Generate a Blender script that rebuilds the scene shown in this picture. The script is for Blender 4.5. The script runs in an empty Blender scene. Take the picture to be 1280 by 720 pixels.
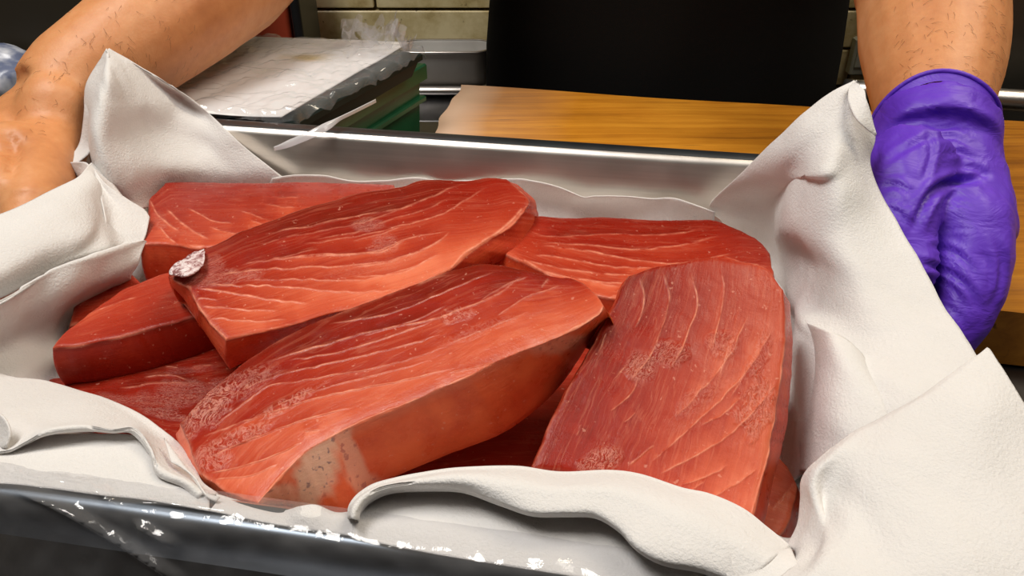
import bpy, math, random
import numpy as np
random.seed(4); RNG = np.random.RandomState(7)
C = bpy.context.scene.collection
# ------------------------------------------------------------------ camera
PITCH, FPX, CH = math.radians(33.0), 1000.0, 0.25
cd = bpy.data.cameras.new('camera'); cam = bpy.data.objects.new('camera', cd); C.objects.link(cam)
cam.location = (0, 0, CH); cam.rotation_euler = (math.pi/2-PITCH, 0, 0)
cd.sensor_width = 36; cd.lens = 36*FPX/1280; cd.clip_start = 0.01
bpy.context.scene.camera = cam
# ------------------------------------------------------------------ world, lights, exposure
w = bpy.data.worlds.new('world'); bpy.context.scene.world = w; w.use_nodes = True
w.node_tree.nodes['Background'].inputs[0].default_value = (1.0, .93, .85, 1)
w.node_tree.nodes['Background'].inputs[1].default_value = 0.3
vs = bpy.context.scene.view_settings
vs.view_transform = 'Standard'; vs.look = 'None'; vs.gamma = 1.0; vs.exposure = 0.08
def area(name, loc, tgt, sx, sy, power, col):
    l = bpy.data.lights.new(name, 'AREA'); l.shape = 'RECTANGLE'; l.size = sx; l.size_y = sy; l.energy = power; l.color = col
    o = bpy.data.objects.new(name, l); C.objects.link(o); o.location = loc
    from mathutils import Vector
    o.rotation_euler = (Vector(tgt)-Vector(loc)).to_track_quat('-Z', 'Y').to_euler()
    return o
area('ceiling_light', (-0.55, 0.28, 1.5), (-0.02, 0.36, 0), 0.8, 0.45, 20, (1, .96, .91))
area('ceiling_light', (0.75, 0.05, 1.5), (0.05, 0.35, 0), 0.5, 0.9, 5, (1, .95, .88))
area('ceiling_light', (0.95, 0.75, 1.5), (0.25, 0.6, 0), 0.4, 0.8, 13, (1, .87, .68))  # unseen warm lamp, placed to brighten the gloved forearm
# ------------------------------------------------------------------ projection helpers
FW = np.array([0, math.cos(PITCH), -math.sin(PITCH)]); RT = np.array([1., 0, 0]); UP = np.cross(RT, FW)
CAM = np.array([0, 0, CH])
def ray(x, y): return FW+RT*((x-640)/FPX)-UP*((y-360)/FPX)
def U(x, y, z):                       # where the sight line through a photo point meets height z
    d = ray(x, y); return CAM+d*((z-CH)/d[2])
def PD(x, y, dep): return CAM+ray(x, y)*dep
def Y(x, y, yy): d = ray(x, y); return CAM+d*(yy/d[1])
def proj(P):
    q = P-CAM; dz = q@FW
    return np.stack([640+FPX*(q@RT)/dz, 360-FPX*(q@UP)/dz], -1)
def crs(P, n):                        # resampled Catmull-Rom through points
    P = np.asarray(P, float)
    if len(P) == 2: t = np.linspace(0, 1, n)[:, None]; return P[0]*(1-t)+P[1]*t
    Q = np.vstack([2*P[0]-P[1], P, 2*P[-1]-P[-2]]); out = []
    for i in range(len(P)-1):
        a, b, c, d = Q[i:i+4]; t = np.linspace(0, 1, 24, endpoint=False)[:, None]
        out.append(.5*((2*b)+(c-a)*t+(2*a-5*b+4*c-d)*t**2+(3*b-a-3*c+d)*t**3))
    S = np.vstack(out+[P[-1:]]); L = np.r_[0, np.cumsum(np.linalg.norm(np.diff(S, axis=0), axis=1))]
    s = np.linspace(0, L[-1], n); return np.stack([np.interp(s, L, S[:, k]) for k in range(S.shape[1])], -1)
def cru(P, n):                        # uniform Catmull-Rom (parameter kept), for patches
    P = np.asarray(P, float); Q = np.concatenate([2*P[:1]-P[1:2], P, 2*P[-1:]-P[-2:-1]]); out = []
    for s in np.linspace(0, len(P)-1, n):
        i = min(int(s), len(P)-2); t = s-i; a, b, c, d = Q[i:i+4]
        out.append(.5*((2*b)+(c-a)*t+(2*a-5*b+4*c-d)*t**2+(3*b-a-3*c+d)*t**3))
    return np.array(out)
_T = RNG.rand(64, 64, 64)
def vnoise(P, sc, seed=0):            # smooth value noise, -1..1
    p = np.asarray(P)*sc+seed*7.31+100; i = np.floor(p).astype(int); f = p-i; f = f*f*(3-2*f); r = 0
    for a in (0, 1):
        for b in (0, 1):
            for c in (0, 1):
                wt = (f[:, 0] if a else 1-f[:, 0])*(f[:, 1] if b else 1-f[:, 1])*(f[:, 2] if c else 1-f[:, 2])
                r = r+wt*_T[(i[:, 0]+a) % 64, (i[:, 1]+b) % 64, (i[:, 2]+c) % 64]
    return r*2-1
# ------------------------------------------------------------------ object helpers
def mesh_obj(name, V, F, mat, parent=None, smooth=True):
    me = bpy.data.meshes.new(name); me.from_pydata([tuple(v) for v in V], [], [tuple(int(k) for k in f) for f in F]); me.update()
    if smooth: me.polygons.foreach_set('use_smooth', [True]*len(me.polygons))
    me.materials.append(mat); o = bpy.data.objects.new(name, me); C.objects.link(o)
    if parent: o.parent = parent
    return o
def tag(o, label=None, cat=None, group=None, kind=None):
    for k, v in (('label', label), ('category', cat), ('group', group), ('kind', kind)):
        if v: o[k] = v
    return o
def empty(name, loc=(0, 0, 0), rz=0):
    o = bpy.data.objects.new(name, None); C.objects.link(o); o.location = loc; o.rotation_euler = (0, 0, rz); o.empty_display_size = .02
    return o
class MB:
    def __init__(s): s.V = []; s.F = []
    def add(s, V, F): n = len(s.V); s.V += [tuple(v) for v in V]; s.F += [tuple(i+n for i in f) for f in F]
    def box(s, x0, y0, z0, x1, y1, z1, b=0.0):
        if b <= 0:
            V = [(x, y, z) for z in (z0, z1) for y in (y0, y1) for x in (x0, x1)]
            s.add(V, [(0, 2, 3, 1), (4, 5, 7, 6), (0, 1, 5, 4), (1, 3, 7, 5), (3, 2, 6, 7), (2, 0, 4, 6)]); return
        lv = [(z0, b), (z0+b, 0), (z1-b, 0), (z1, b)]; V = []; F = []
        for z, i in lv:
            a, c, d, e = x0+i, y0+i, x1-i, y1-i; k = b-i*.0
            V += [(a+b, c, z), (d-b, c, z), (d, c+b, z), (d, e-b, z), (d-b, e, z), (a+b, e, z), (a, e-b, z), (a, c+b, z)]
        for r in range(3):
            for k in range(8): F.append((r*8+k, r*8+(k+1) % 8, r*8+8+(k+1) % 8, r*8+8+k))
        F.append(tuple(range(7, -1, -1))); F.append(tuple(range(24, 32))); s.add(V, F)
    def tube(s, pts, rad, n=10, cap=True):
        pts = np.asarray(pts, float); rad = np.broadcast_to(rad, (len(pts),)) if np.ndim(rad) < 2 else rad
        V = []; F = []; T = np.gradient(pts, axis=0); T /= np.linalg.norm(T, axis=1)[:, None]+1e-9
        u = np.cross(T[0], [0, 0, 1.]); u = u if np.linalg.norm(u) > .1 else np.cross(T[0], [0, 1., 0])
        for p, t, r in zip(pts, T, rad):
            u = u-t*(u@t); u /= np.linalg.norm(u); v = np.cross(t, u)
            ru, rv = (r, r) if np.ndim(r) == 0 else r
            for k in range(n): a = 2*math.pi*k/n; V.append(p+u*ru*math.cos(a)+v*rv*math.sin(a))
        for i in range(len(pts)-1):
            for k in range(n): F.append((i*n+k, i*n+(k+1) % n, (i+1)*n+(k+1) % n, (i+1)*n+k))
        if cap: F += [tuple(range(n-1, -1, -1)), tuple(range((len(pts)-1)*n, len(pts)*n))]
        s.add(V, F)
    def ball(s, c, r, n=12, m=8):
        c = np.array(c, float); r = np.broadcast_to(r, (3,)); V = [c+[0, 0, r[2]]]; F = []
        for i in range(1, m):
            for k in range(n):
                a = math.pi*i/m; b = 2*math.pi*k/n; V.append(c+r*[math.sin(a)*math.cos(b), math.sin(a)*math.sin(b), math.cos(a)])
        V.append(c-[0, 0, r[2]])
        for k in range(n): F.append((0, 1+k, 1+(k+1) % n))
        for i in range(m-2):
            for k in range(n): F.append((1+i*n+k, 1+(i+1)*n+k, 1+(i+1)*n+(k+1) % n, 1+i*n+(k+1) % n))
        e = len(V)-1
        for k in range(n): F.append((e, 1+(m-2)*n+(k+1) % n, 1+(m-2)*n+k))
        s.add(V, F)
    def obj(s, name, mat, parent=None, smooth=False): return mesh_obj(name, s.V, s.F, mat, parent, smooth)
def grid_faces(nu, nv, off=0, flip=False):
    i, j = np.meshgrid(np.arange(nu-1), np.arange(nv-1), indexing='ij'); a = (off+j*nu+i).ravel()
    f = np.stack([a, a+1, a+1+nu, a+nu], -1); return f[:, ::-1] if flip else f
# ------------------------------------------------------------------ materials
class NM:
    def __init__(s, name):
        s.m = bpy.data.materials.new(name); s.m.use_nodes = True; s.t = s.m.node_tree; s.b = s.t.nodes['Principled BSDF']
    def n(s, ty, **kw):
        nd = s.t.nodes.new(ty)
        for k, v in kw.items():
            if k.startswith('i_'):
                key = k[2:]; key = int(key) if key.isdigit() else key.replace('_', ' '); nd.inputs[key].default_value = v
            else: setattr(nd, k, v)
        return nd
    def l(s, a, b): s.t.links.new(a, b)
    def set(s, **kw):
        for k, v in kw.items(): s.b.inputs[k.replace('_', ' ')].default_value = v
        return s
    def ramp(s, fac, stops):
        r = s.n('ShaderNodeValToRGB'); e = r.color_ramp.elements
        while len(e) < len(stops): e.new(.5)
        for el, (p, c) in zip(e, stops): el.position = p; el.color = (*c, 1) if len(c) == 3 else c
        s.l(fac, r.inputs[0]); return r.outputs[0]
    def math(s, op, a, b=None, c=None, clamp=False):
        nd = s.n('ShaderNodeMath', operation=op, use_clamp=clamp)
        for i, v in enumerate((a, b, c)):
            if v is None: continue
            if hasattr(v, 'links'): s.l(v, nd.inputs[i])
            else: nd.inputs[i].default_value = v
        return nd.outputs[0]
    def mix(s, fac, a, b, mode='MIX'):
        nd = s.n('ShaderNodeMix', data_type='RGBA', blend_type=mode)
        for k, v in ((0, fac), (6, a), (7, b)):
            if hasattr(v, 'links'): s.l(v, nd.inputs[k])
            else: nd.inputs[k].default_value = v if k == 0 else (*v, 1)
        return nd.outputs[2]
    def noise(s, scale, detail=3, rough=.5, vec=None, dist=0):
        nd = s.n('ShaderNodeTexNoise'); nd.inputs['Scale'].default_value = scale; nd.inputs['Detail'].default_value = detail
        nd.inputs['Roughness'].default_value = rough; nd.inputs['Distortion'].default_value = dist
        s.l(vec if vec is not None else s.obj(), nd.inputs['Vector']); return nd.outputs[0]
    def obj(s):
        if not hasattr(s, '_tc'): s._tc = s.n('ShaderNodeTexCoord')
        return s._tc.outputs['Object']
    def scaled(s, v, sc):
        nd = s.n('ShaderNodeMapping'); nd.inputs['Scale'].default_value = sc; s.l(v, nd.inputs[0]); return nd.outputs[0]
    def bump(s, h, strength, dist=.001):
        nd = s.n('ShaderNodeBump'); nd.inputs['Strength'].default_value = strength; nd.inputs['Distance'].default_value = dist
        s.l(h, nd.inputs['Height']); s.l(nd.outputs[0], s.b.inputs['Normal']); return nd
def simple(name, col, rough=.5, metal=0, var=.12, vscale=20, bump=0, bscale=200, **kw):
    m = NM(name); m.set(Roughness=rough, Metallic=metal, **kw)
    f = m.noise(vscale, 4); c = np.array(col)
    m.l(m.ramp(f, [(.3, tuple(c*(1-var))), (.7, tuple(np.minimum(c*(1+var), 1)))]), m.b.inputs['Base Color'])
    if bump: m.bump(m.noise(bscale, 3), bump)
    return m.m
def tuna_mat():
    m = NM('tuna_flesh'); A = m.n('ShaderNodeAttribute', attribute_name='ma'); B = m.n('ShaderNodeAttribute', attribute_name='mb')
    sa = m.n('ShaderNodeSeparateColor'); m.l(A.outputs[0], sa.inputs[0]); sb = m.n('ShaderNodeSeparateColor'); m.l(B.outputs[0], sb.inputs[0])
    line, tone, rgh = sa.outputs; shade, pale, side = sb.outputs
    uv = m.n('ShaderNodeUVMap', uv_map='grain').outputs[0]
    fib = m.noise(1, 5, .65, m.scaled(uv, (60, 900, 1))); fib2 = m.noise(1, 3, .6, m.scaled(uv, (22, 260, 1)), 1.2)
    blot = m.noise(38, 4, .6); fine = m.noise(900, 3, .7)
    wr = m.noise(1, 4, .6, m.scaled(uv, (230, 380, 1)), 2.5)
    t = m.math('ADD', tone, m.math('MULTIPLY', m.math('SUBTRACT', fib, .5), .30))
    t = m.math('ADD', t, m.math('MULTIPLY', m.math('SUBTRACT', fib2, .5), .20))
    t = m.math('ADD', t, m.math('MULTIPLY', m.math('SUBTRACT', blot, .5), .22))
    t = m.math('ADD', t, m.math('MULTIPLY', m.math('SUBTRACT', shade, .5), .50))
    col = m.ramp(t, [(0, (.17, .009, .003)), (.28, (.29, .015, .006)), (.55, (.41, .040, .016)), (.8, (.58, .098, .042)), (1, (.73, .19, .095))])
    # muscle sheets and wrinkled sinew
    wl = m.ramp(wr, [(.42, (0, 0, 0)), (.5, (1, 1, 1)), (.58, (0, 0, 0))])
    col = m.mix(m.math('MULTIPLY', m.math('MULTIPLY', wl, rgh), .55), col, (.86, .42, .33))
    v2 = m.ramp(m.noise(1, 4, .6, m.scaled(uv, (14, 210, 1)), .6), [(.475, (0, 0, 0)), (.5, (1, 1, 1)), (.525, (0, 0, 0))])
    col = m.mix(m.math('MULTIPLY', m.math('MULTIPLY', v2, m.noise(45, 2)), .26), col, (.80, .29, .17))
    lf = m.math('MULTIPLY', line, m.math('ADD', .52, m.math('MULTIPLY', m.math('SUBTRACT', m.noise(170, 3, .6), .5), 2.6)), clamp=True)
    col = m.mix(lf, col, (.83, .32, .20))
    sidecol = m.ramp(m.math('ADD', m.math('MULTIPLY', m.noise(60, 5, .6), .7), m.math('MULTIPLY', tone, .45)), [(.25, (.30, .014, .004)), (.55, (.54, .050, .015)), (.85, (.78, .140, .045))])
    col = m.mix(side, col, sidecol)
    flk = m.ramp(m.noise(420, 2, .5), [(.69, (0, 0, 0)), (.74, (1, 1, 1))])
    col = m.mix(m.math('MULTIPLY', flk, .32), col, (.85, .42, .3))
    dots = m.ramp(m.noise(330, 2, .5), [(.33, (1, 1, 1)), (.40, (0, 0, 0))])
    skin = m.mix(m.math('MULTIPLY', dots, .75), (.74, .43, .30), (.16, .12, .14))
    col = m.mix(pale, col, skin)
    m.l(col, m.b.inputs['Base Color'])
    rr = m.math('ADD', .31, m.math('MULTIPLY', m.math('SUBTRACT', m.noise(120, 3), .5), .4)); m.l(rr, m.b.inputs['Roughness'])
    m.set(Subsurface_Weight=.12, Subsurface_Radius=(.006, .0012, .0005), Subsurface_Scale=1.0, Specular_IOR_Level=.22)
    h = m.math('ADD', m.math('MULTIPLY', fib, .30), m.math('MULTIPLY', fib2, .14))
    h = m.math('ADD', h, m.math('MULTIPLY', fine, .22)); h = m.math('ADD', h, m.math('MULTIPLY', line, .30))
    h = m.math('ADD', h, m.math('MULTIPLY', m.math('MULTIPLY', wr, rgh), 2.2))
    m.bump(h, .7, .0008); return m.m
def paper_mat():
    m = NM('crepe_paper'); f = m.noise(9, 4)
    m.l(m.ramp(f, [(.3, (.69, .665, .64)), (.7, (.78, .76, .74))]), m.b.inputs['Base Color'])
    m.set(Roughness=.85, Specular_IOR_Level=.2, Subsurface_Weight=.12, Subsurface_Radius=(.006, .005, .004), Subsurface_Scale=1.0)
    h = m.math('ADD', m.math('MULTIPLY', m.noise(60, 4, .55), 1.8), m.math('MULTIPLY', m.noise(900, 3, .65), 1.3)); m.bump(h, .55, .0008); return m.m
def steel_mat(name, col, rough, stretch=(1, 1, 1)):
    m = NM(name); m.set(Metallic=1.0, Roughness=rough); f = m.noise(1, 5, .6, m.scaled(m.obj(), stretch))
    m.l(m.ramp(f, [(.3, tuple(np.array(col)*.85)), (.7, col)]), m.b.inputs['Base Color'])
    m.l(m.math('ADD', rough, m.math('MULTIPLY', m.math('SUBTRACT', m.noise(25, 4), .5), .18)), m.b.inputs['Roughness'])
    m.bump(f, .08, .0005); return m.m
def film_mat(name='clear_plastic_film', op=.22):
    m = NM(name); out = m.t.nodes['Material Output']; tr = m.n('ShaderNodeBsdfTransparent'); tr.inputs[0].default_value = (.97, .97, .98, 1)
    gl = m.n('ShaderNodeBsdfGlossy'); gl.inputs['Roughness'].default_value = .08
    df = m.n('ShaderNodeBsdfDiffuse'); df.inputs[0].default_value = (.8, .8, .82, 1)
    bp = m.n('ShaderNodeBump', i_Strength=.6, i_Distance=.001); m.l(m.noise(70, 4, .6, dist=1.0), bp.inputs['Height'])
    m.l(bp.outputs[0], gl.inputs['Normal'])
    lw = m.n('ShaderNodeLayerWeight', i_Blend=.35); m.l(bp.outputs[0], lw.inputs['Normal']); fac_ = m.math('POWER', lw.outputs['Facing'], 2.2)
    a = m.n('ShaderNodeMixShader', i_0=op*.5); m.l(tr.outputs[0], a.inputs[1]); m.l(df.outputs[0], a.inputs[2])
    b = m.n('ShaderNodeMixShader'); m.l(m.math('ADD', m.math('MULTIPLY', fac_, .45), .06, clamp=True), b.inputs[0])
    m.l(a.outputs[0], b.inputs[1]); m.l(gl.outputs[0], b.inputs[2]); m.l(b.outputs[0], out.inputs[0]); return m.m
def wood_mat():
    m = NM('oiled_wood'); v = m.scaled(m.obj(), (5, 130, 60)); g = m.noise(1, 5, .65, v, .8); b = m.noise(7, 4, .6)
    col = m.ramp(m.math('ADD', m.math('MULTIPLY', g, .6), m.math('MULTIPLY', b, .4)), [(.32, (.24, .080, .006)), (.5, (.48, .180, .012)), (.68, (.68, .29, .025))])
    cr = m.ramp(m.noise(1, 3, .6, m.scaled(m.obj(), (9, 260, 40)), .5), [(.28, (1, 1, 1)), (.34, (0, 0, 0))])
    col = m.mix(m.math('MULTIPLY', cr, .75), col, (.09, .035, .01))
    A = m.n('ShaderNodeAttribute', attribute_name='worn')
    col = m.mix(A.outputs['Fac'], col, (.72, .50, .36)); m.l(col, m.b.inputs['Base Color'])
    m.set(Roughness=.38); m.bump(g, .25, .0008); return m.m
def skin_mat():
    m = NM('skin'); a = m.noise(14, 4, .6); b = m.noise(160, 4, .6)
    col = m.ramp(m.math('ADD', m.math('MULTIPLY', a, .75), m.math('MULTIPLY', b, .25)), [(.3, (.50, .185, .068)), (.5, (.64, .27, .105)), (.7, (.74, .36, .165))])
    m.l(col, m.b.inputs['Base Color'])
    m.set(Roughness=.48, Subsurface_Weight=.15, Subsurface_Radius=(.008, .003, .0015), Subsurface_Scale=1.0, Specular_IOR_Level=.45)
    h = m.math('ADD', m.math('MULTIPLY', m.noise(700, 3, .6), .5), m.noise(110, 3)); m.bump(h, .3, .0009); return m.m
TUNA = tuna_mat(); PAPER = paper_mat(); FILM = film_mat(); SKIN = skin_mat(); WOOD = wood_mat()
STEEL = steel_mat('brushed_steel', (.80, .75, .70), .32, (4, 4, 300)); STEEL_D = steel_mat('dull_dark_steel', (.16, .16, .165), .34, (200, 6, 6))
STEEL_B = simple('back_steel', (.60, .58, .54), .42, .15, var=.1); RIMM = steel_mat('rim_steel', (.17, .20, .235), .36, (5, 5, 5))
BLACKF = NM('black_cotton'); BLACKF.set(Base_Color=(.006, .0055, .005, 1), Roughness=.9, Specular_IOR_Level=.15); BLACKF.bump(BLACKF.noise(1800, 2), .3); BLACKF = BLACKF.m
GREEN = simple('green_plastic', (.012, .085, .035), .35, var=.2, bump=.1)
TRAYP = simple('smoked_plastic', (.010, .018, .015), .6, Specular_IOR_Level=.2); BLACKP = simple('black_plastic', (.012, .012, .013), .4)
REDP = simple('red_plastic', (.42, .055, .02), .4)
DARKP = simple('dark_olive_panel', (.030, .022, .010), .6, var=.3, vscale=6)
GLOVE = NM('purple_nitrile'); f = GLOVE.noise(30, 3)
GLOVE.l(GLOVE.ramp(f, [(.3, (.105, .028, .47)), (.7, (.15, .048, .60))]), GLOVE.b.inputs['Base Color']); GLOVE.set(Roughness=.46, Specular_IOR_Level=.35, Subsurface_Weight=.05, Subsurface_Radius=(.002, .001, .004))
wrn = GLOVE.noise(1, 3, .5, GLOVE.scaled(GLOVE.obj(), (45, 45, 110)), 1.5); GLOVE.bump(wrn, .35, .003); GLOVE = GLOVE.m
# ------------------------------------------------------------------ the setting
ZC = -0.06                                   # steel counter level
def struct(o): o['kind'] = 'structure'; return o
mb = MB(); mb.box(-1.8, -.8, -.98, 1.8, 2.0, -.93); struct(mb.obj('floor', simple('floor_tile', (.16, .13, .10), .6)))
mb = MB(); mb.box(-1.8, -.8, 2.1, 1.8, 2.0, 2.15); struct(mb.obj('ceiling', simple('ceiling_paint', (.7, .68, .62), .8)))
WB = 1.17
TILE = NM('glazed_beige_tile'); g = TILE.noise(16, 6, .65); sp = TILE.noise(95, 3, .6)
col = TILE.ramp(g, [(.30, (.30, .19, .05)), (.44, (.60, .48, .23)), (.60, (.78, .66, .38))])
col = TILE.mix(TILE.ramp(sp, [(.66, (0, 0, 0)), (.74, (1, 1, 1))]), col, (.16, .10, .035)); TILE.l(col, TILE.b.inputs['Base Color']); TILE.set(Roughness=.35); TILE.bump(sp, .2); TILE = TILE.m
wall = MB(); wall.box(-1.8, WB, -.93, 1.8, WB+.1, 2.1); wall = struct(wall.obj('wall_back', simple('dark_grout', (.11, .085, .04), .9)))
tb = MB(); TW, TH = .345, Y(480, 8, WB)[2]-Y(480, 57, WB)[2]; tb.box(-TW/2, -.010, 0, TW/2, 0, TH-.004, .0015); 
tile0 = None; zb = Y(480, 57, WB)[2]; xs = Y(470, 2, WB)[0]
for r in range(-1, 5):
    for k in range(-5, 6):
        x = xs+TW*k+(TW/2 if r % 2 == 0 else 0)+(TW/2)
        x -= TW*.0
        if tile0 is None:
            tile0 = tb.obj('tile', TILE, wall); o = tile0; me0 = o.data
            vv = np.array([v.co[:] for v in me0.vertices]); vv[:, 0] *= (TW-.004)/TW; me0.vertices.foreach_set('co', vv.ravel())
        else:
            o = tile0.copy(); C.objects.link(o); o.parent = wall
        o.location = (x, WB, zb+TH*r)
mb = MB(); mb.box(-1.9, -.8, -.93, -1.8, 1.3, 2.1); struct(mb.obj('wall_left', simple('left_paint', (.25, .2, .13), .8)))
mb = MB(); mb.box(-1.8, -.9, -.93, 1.8, -.8, 2.1); struct(mb.obj('wall_front_unseen', simple('front_paint', (.06, .05, .045), .8)))  # unseen wall, added dark so the tray lip reflects something dark
mb = MB(); mb.box(1.8, -.8, -.93, 1.9, 1.3, 2.1); struct(mb.obj('wall_right', simple('right_paint', (.25, .22, .18), .8)))
# steel counter carrying board, crate and dark goods; a lower steel shelf at the wall
ct = empty('steel_counter', (0, .4, -.93)); tag(ct, 'long dull dark steel counter under the wooden board and the tray', 'counter')
mb = MB(); mb.box(-1.5, -.32, .93+ZC-.035, 1.5, .40, .93+ZC, .003); mb.obj('worktop', STEEL_D, ct)
for x in (-1.45, 1.41):
    for y in (-.3, .35):
        mb = MB(); mb.box(x, y, 0, x+.04, y+.04, .93+ZC-.035); mb.obj('leg', STEEL_D, ct)
# ------------------------------------------------------------------ wooden board
zt = -.02
b_bl = U(590, 107, zt); b_fr = U(1280, 388, zt); ang = math.radians(-6.5)
bd = empty('cutting_board', tuple(np.r_[U(545, 130, zt)[:2], ZC]), 0); tag(bd, 'long orange-brown wooden cutting board with a pale worn left end', 'cutting board')
F1 = U(1215, 385, zt); F2 = U(1400, 392, zt); K1 = U(575, 106, zt); K2 = U(1010, 134, zt); K3 = K1+(K2-K1)*2.6
L1 = U(522, 156, zt)
def along(Pa, Pb, x): return Pa[1]+(Pb[1]-Pa[1])*(x-Pa[0])/(Pb[0]-Pa[0])
nx, ny = 150, 40; xsg = np.linspace(0, 1, nx); V = []; worn = []
front_dir = (K2-K1)/(K2-K1)[0]
for j in range(ny):
    t = j/(ny-1)
    for i in range(nx):
        s = i/(nx-1)
        yb = lambda x: K1[1]+front_dir[1]*(x-K1[0])
        yf = lambda x: F1[1]+front_dir[1]*(x-F1[0])
        xl = L1[0]+(K1[0]-L1[0])*t**1.3+.002*math.sin(t*15)+.0012*math.sin(t*41)
        x = xl+(.75-xl)*s**1.3; y = yf(x)+(yb(x)-yf(x))*t
        V.append((x, y, zt+.0006*math.sin(x*40+y*90))); d = (x-xl); worn.append(max(0, 1-d/.045)*.9+(.35*max(0, 1-d/.12)))
V = np.array(V); top = V.copy(); n = len(V); bot = V.copy(); bot[:, 2] = ZC+.002
edge = list(range(nx))+[j*nx+nx-1 for j in range(1, ny)]+[(ny-1)*nx+i for i in range(nx-2, -1, -1)]+[j*nx for j in range(ny-2, 0, -1)]
F = [tuple(f) for f in grid_faces(nx, ny)]; VV = list(map(tuple, top)); base = len(VV); VV += [tuple(bot[e]) for e in edge]
m_ = len(edge)
for k in range(m_): F.append((edge[(k+1) % m_], edge[k], base+k, base+(k+1) % m_))
F.append(tuple(base+k for k in range(m_-1, -1, -1)))
off = np.array(bd.location)
bo = mesh_obj('board_plank', np.array(VV)-off, F, WOOD, bd, False)
at = bo.data.attributes.new('worn', 'FLOAT', 'POINT'); at.data.foreach_set('value', np.array(worn+[worn[e]*.4 for e in edge], dtype=np.float32))
# ------------------------------------------------------------------ steel tray
TA = math.radians(-9.5); D_ = np.array([math.cos(TA), math.sin(TA), 0]); N_ = np.array([-math.sin(TA), math.cos(TA), 0]); TO = D_*-.11+N_*.316
def T(d, n, z): return TO+D_*d+N_*n+np.array([0, 0, z])
tray = empty('steel_tray', tuple(TO), TA); tag(tray, 'deep rectangular stainless steel tray holding paper and tuna steaks', 'tray')
def rrect(hx, hy, r, z, n=8):
    P = []
    for cx, cy, a0 in ((hx-r, hy-r, 0), (-hx+r, hy-r, 90), (-hx+r, -hy+r, 180), (hx-r, -hy+r, 270)):
        for k in range(n+1): a = math.radians(a0+90*k/n); P.append((cx+r*math.cos(a), cy+r*math.sin(a), z))
    return P
def loft(mb, loops, close_last=True):
    n = len(loops[0]); V = [p for l in loops for p in l]; F = []
    for i in range(len(loops)-1):
        for k in range(n): F.append((i*n+k, i*n+(k+1) % n, (i+1)*n+(k+1) % n, (i+1)*n+k))
    if close_last: F.append(tuple(range((len(loops)-1)*n, len(loops)*n)))
    mb.add(V, F)
HX, HY = .245, .164
mb = MB(); lp = []
for ins, z, r in ((.010, .050, .03), (.012, .0495, .03), (.015, .046, .028), (.020, .010, .028), (.023, .004, .027), (.030, .0015, .024), (.04, .001, .02)): lp.append(rrect(HX-ins, HY-ins, r, z))
loft(mb, lp); lp = []
for ins, z, r in ((.010, .048, .03), (.0145, .046, .028), (.0185, .010, .028), (.024, .001, .027), (.032, -.0008, .024)): lp.append(rrect(HX-ins+.0008, HY-ins+.0008, r, z))
loft(mb, lp); mb.obj('basin', STEEL, tray, True)
mb = MB(); lp = []
for ins, z in ((.011, .050), (.009, .0506), (.003, .0506), (.0008, .0500), (0, .0485), (0, .031), (.0012, .030), (.0012, .048), (.010, .0485)): lp.append(rrect(HX-ins, HY-ins, .034-ins, z))
loft(mb, lp, False); mb.obj('rolled_rim', RIMM, tray, True)
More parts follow.
